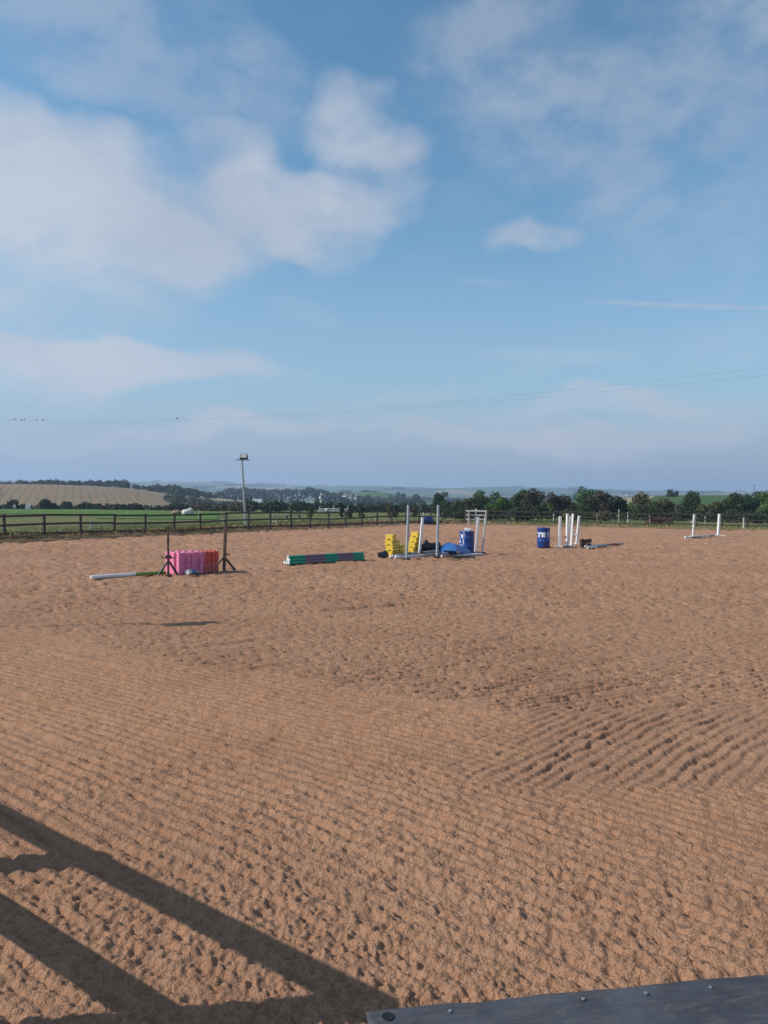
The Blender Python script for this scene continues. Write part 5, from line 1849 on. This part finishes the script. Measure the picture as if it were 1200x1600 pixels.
HS = [
    (355, 785, 560, 3.4, 2.2, 2.4, 0.2, 'tiny white gabled house at the left end of the village'),
    (360.5, 782, 570, 4, 2.6, 3.0, -0.3, 'small white house second from the left end of the village'),
    (372.5, 785, 540, 4, 3.6, 4.6, 0.1, 'steep white gable just left of the floodlight pole'),
    (390, 783, 560, 4, 3.2, 3.6, 0.15, 'white gable just right of the floodlight pole'),
    (386, 785, 560, 2.6, 1.8, 2.0, 0.4, 'tiniest white house right beside the floodlight pole'),
    (407, 783, 560, 4, 3.2, 4.0, -0.1, 'steep white gable in the middle of the village'),
    (436, 782, 540, 13, 2.4, 5.0, 0.9, 'large white house with a broad slate roof left of the woodland foot'),
    (448, 782, 545, 12, 1.8, 4.0, 0.9, 'broad low white house right of the large slate roofed one'),
    (464, 781, 560, 7, 2.2, 3.6, 0.8, 'white house in the middle of the woodland foot'),
    (468, 776.5, 600, 3, 3.4, 3.0, 0.3, 'tall narrow white house high against the woodland'),
    (474.5, 782, 540, 5, 2.6, 3.0, 0.2, 'small white house left of the wide gable'),
    (484.5, 783, 520, 17, 3.2, 5.4, 0.05, 'widest white gable in front of the woodland'),
    (503, 778, 590, 6, 2.4, 2.6, 0.7, 'small white house at the right end of the woodland foot'),
    (541, 777, 700, 8, 2.6, 2.6, 0.6, 'white house left of the far field hill'),
    (548, 777, 690, 4, 2.8, 2.6, 0.1, 'narrow white house beside the far field hill'),
    (556, 780, 640, 5, 2.2, 2.4, -0.4, 'small house at the foot of the far field hill'),
]
for i, h_ in enumerate(HS):
    house(*h_, ratio=1.3)
house(402, 786, 470, 19, 1.2, 4.4, 1.45, 'low building with a wide pale roof in the village', roof_pale, 0.8, nwin=1)
house(985, 781, 420, 12, 3.6, 1.6, 1.45, 'long white farm shed seen between the trees on the right', roof_m, 1.4, 'farm buildings', 'shed', 'shed', 1)

# ------------------------------------------------------------------ utility poles, wires, birds
pole_m = mat('utility_pole', (0.07, 0.058, 0.05), 0.85, (0.11, 0.095, 0.08), 3)
wire_m = mat('wire', (0.10, 0.10, 0.105), 0.6)


def upole(x, y, z0, hh, label, arm=True, r_=0.13, rz=0.0):
    root = empty('utility_pole', (x, y, z0), rz)
    tag(root, label, 'utility pole', 'utility poles')
    MB().tube((0, 0, -0.5), (0, 0, hh), r_, r_ * 0.75, 10).build('shaft', pole_m, root, smooth=True)
    if arm:
        MB().box((0, 0.12, hh - 0.35), (1.6, 0.1, 0.12)).build('crossarm', pole_m, root)
        for s in (-0.7, 0.7):
            MB().lathe([(0.04, 0), (0.06, 0.03), (0.03, 0.07), (0.06, 0.11), (0.02, 0.16)], 8).build('insulator', white_dirty, root, (s, 0.12, hh - 0.29))
    return root


for px, t_, D, lb_ in ((2, 764, 300, 'dark utility pole at the left edge before the stubble hill'), (29, 754.5, 462, 'utility pole on the crest of the stubble hill near the left edge'), (80, 751.5, 462, 'tallest utility pole on the crest of the stubble hill'),
                       (215.5, 769, 330, 'utility pole against the right slope of the stubble hill'), (1178.5, 757.5, 320, 'utility pole on the skyline near the right edge'), (657, 786, 150, 'slim pole in front of the long hedge between the grey pipes')):
    tp = at(px, t_, D)
    z0 = float(terrain(np.array([tp[0]]), np.array([float(D)]))[0])
    upole(tp[0], D, z0, tp[2] - z0, lb_, arm=px not in (657,))

# overhead wires: one span above the fields behind the arena
WP = [(1320, 560), (1200, 576), (1000, 596.5), (800, 618), (600, 636.5), (440, 648.5), (280, 655), (140, 657.5), (0, 656), (-120, 652)]
WQ = [(1320, 573.5), (1200, 587), (1000, 606), (800, 624.5), (600, 641.5), (440, 651), (280, 656.5), (140, 658.5), (0, 657), (-120, 653)]


def wire(pxs, label, off):
    pts = []
    a, b2 = np.array([31.0, 52.0]), np.array([-58.0, 104.0])
    for px, py in pxs:
        k = ray(px, py)
        s_ = k[0] / k[1]
        t_ = (a[0] + off - s_ * a[1]) / (s_ * (b2[1] - a[1]) - (b2[0] - a[0]))
        D = a[1] + (b2[1] - a[1]) * t_
        pts.append(at(px, py, D))
    # smooth the span
    P = np.array(pts)
    u_ = np.linspace(0, 1, len(P))
    fx = [np.polynomial.polynomial.polyfit(u_, P[:, i], 4) for i in range(3)]
    uu = np.linspace(0, 1, 60)
    Q_ = np.stack([np.polynomial.polynomial.polyval(uu, f) for f in fx], -1)
    o_ = Q_[0].copy()
    m = MB()
    m.path([tuple(q_ - o_) for q_ in Q_], 0.005, 5)
    o = m.build('overhead_wire', wire_m, None, tuple(o_))
    tag(o, label, 'wire', 'overhead wires')
    return Q_


Q1 = wire(WP, 'upper of the two overhead wires crossing the sky from the right', 0.0)
Q2 = wire(WQ, 'lower of the two overhead wires crossing the sky from the right', 0.0)
for Qe, lb_ in ((Q1[0], 'utility pole outside the right edge carrying the overhead wires'), (Q1[-1], 'utility pole outside the left edge carrying the overhead wires')):
    upole(Qe[0], Qe[1] - 0.0, -0.2, Qe[2] + 0.3, lb_)

bird_m = mat('dark_feathers', (0.018, 0.018, 0.020), 0.6, (0.035, 0.033, 0.033), 8)
bird = MB()
prof = [(-0.20, 0.006, 0.10), (-0.13, 0.022, 0.085), (-0.06, 0.05, 0.085), (0.0, 0.066, 0.10), (0.06, 0.06, 0.13), (0.095, 0.040, 0.165), (0.12, 0.040, 0.19), (0.145, 0.030, 0.195), (0.165, 0.011, 0.19), (0.195, 0.003, 0.183)]
vs, fs = [], []
for (x, r_, z) in prof:
    for k in range(10):
        a_ = 2 * math.pi * k / 10
        vs.append((x, r_ * math.cos(a_) * (1.0 if x > -0.1 else 2.2), z + r_ * math.sin(a_)))
for i in range(len(prof) - 1):
    for k in range(10):
        fs.append((i * 10 + k, i * 10 + (k + 1) % 10, (i + 1) * 10 + (k + 1) % 10, (i + 1) * 10 + k))
fs += [tuple(range(9, -1, -1)), tuple(range((len(prof) - 1) * 10, len(prof) * 10))]
bird.add(vs, fs)
for s in (-1, 1):
    bird.tube((0.01, s * 0.025, 0.06), (0.015, s * 0.025, 0.0), 0.006, n=4)
bme = bird.mesh('bird')
bme.materials.append(bird_m)
bird_lab = ['leftmost dark bird perched on the wire', 'second dark bird from the left on the wire', 'third dark bird from the left on the wire', 'fourth dark bird from the left on the wire', 'fifth dark bird from the left on the wire', 'lone dark bird on the wire left of the floodlight']
for k, px in enumerate((23, 33, 38, 57.5, 67, 277)):
    Qs = Q2 if k in (1,) else Q1
    s_ = [q_[0] / q_[1] for q_ in Qs]
    want = (px - 600) / FPX * (1.0) + 0.0
    want = ray(px, 656)[0] / ray(px, 656)[1]
    s_ = np.array(s_)
    od = np.argsort(s_)
    pos_ = np.array([np.interp(want, s_[od], Qs[od, i]) for i in range(3)])
    o = link('bird', bme, None, None, (pos_[0], pos_[1], pos_[2] + 0.008))
    o.rotation_euler = (0, 0, [0.4, 3.0, 0.2, 2.7, -0.3, 0.5][k])
    o.scale = (1.0, 1.0, 1.0)
    tag(o, bird_lab[k], 'bird', 'birds on the wire')

# ------------------------------------------------------------------ haze
hz = MB().box((0, 0, 50), (9400, 9400, 140)).build('haze', None)
hm = bpy.data.materials.new('haze')
hm.use_nodes = True
hm.node_tree.nodes.clear()
N = NT(hm.node_tree)
pv = N.n('ShaderNodeVolumePrincipled')
pv.inputs['Color'].default_value = (0.52, 0.67, 0.95, 1)
pv.inputs['Density'].default_value = 0.00037
pv.inputs['Anisotropy'].default_value = 0.2
ho = N.n('ShaderNodeOutputMaterial')
hm.node_tree.links.new(pv.outputs[0], ho.inputs['Volume'])
hz.data.materials.append(hm)
tag(hz, 'thin blue haze over the far land', 'haze', kind='stuff')
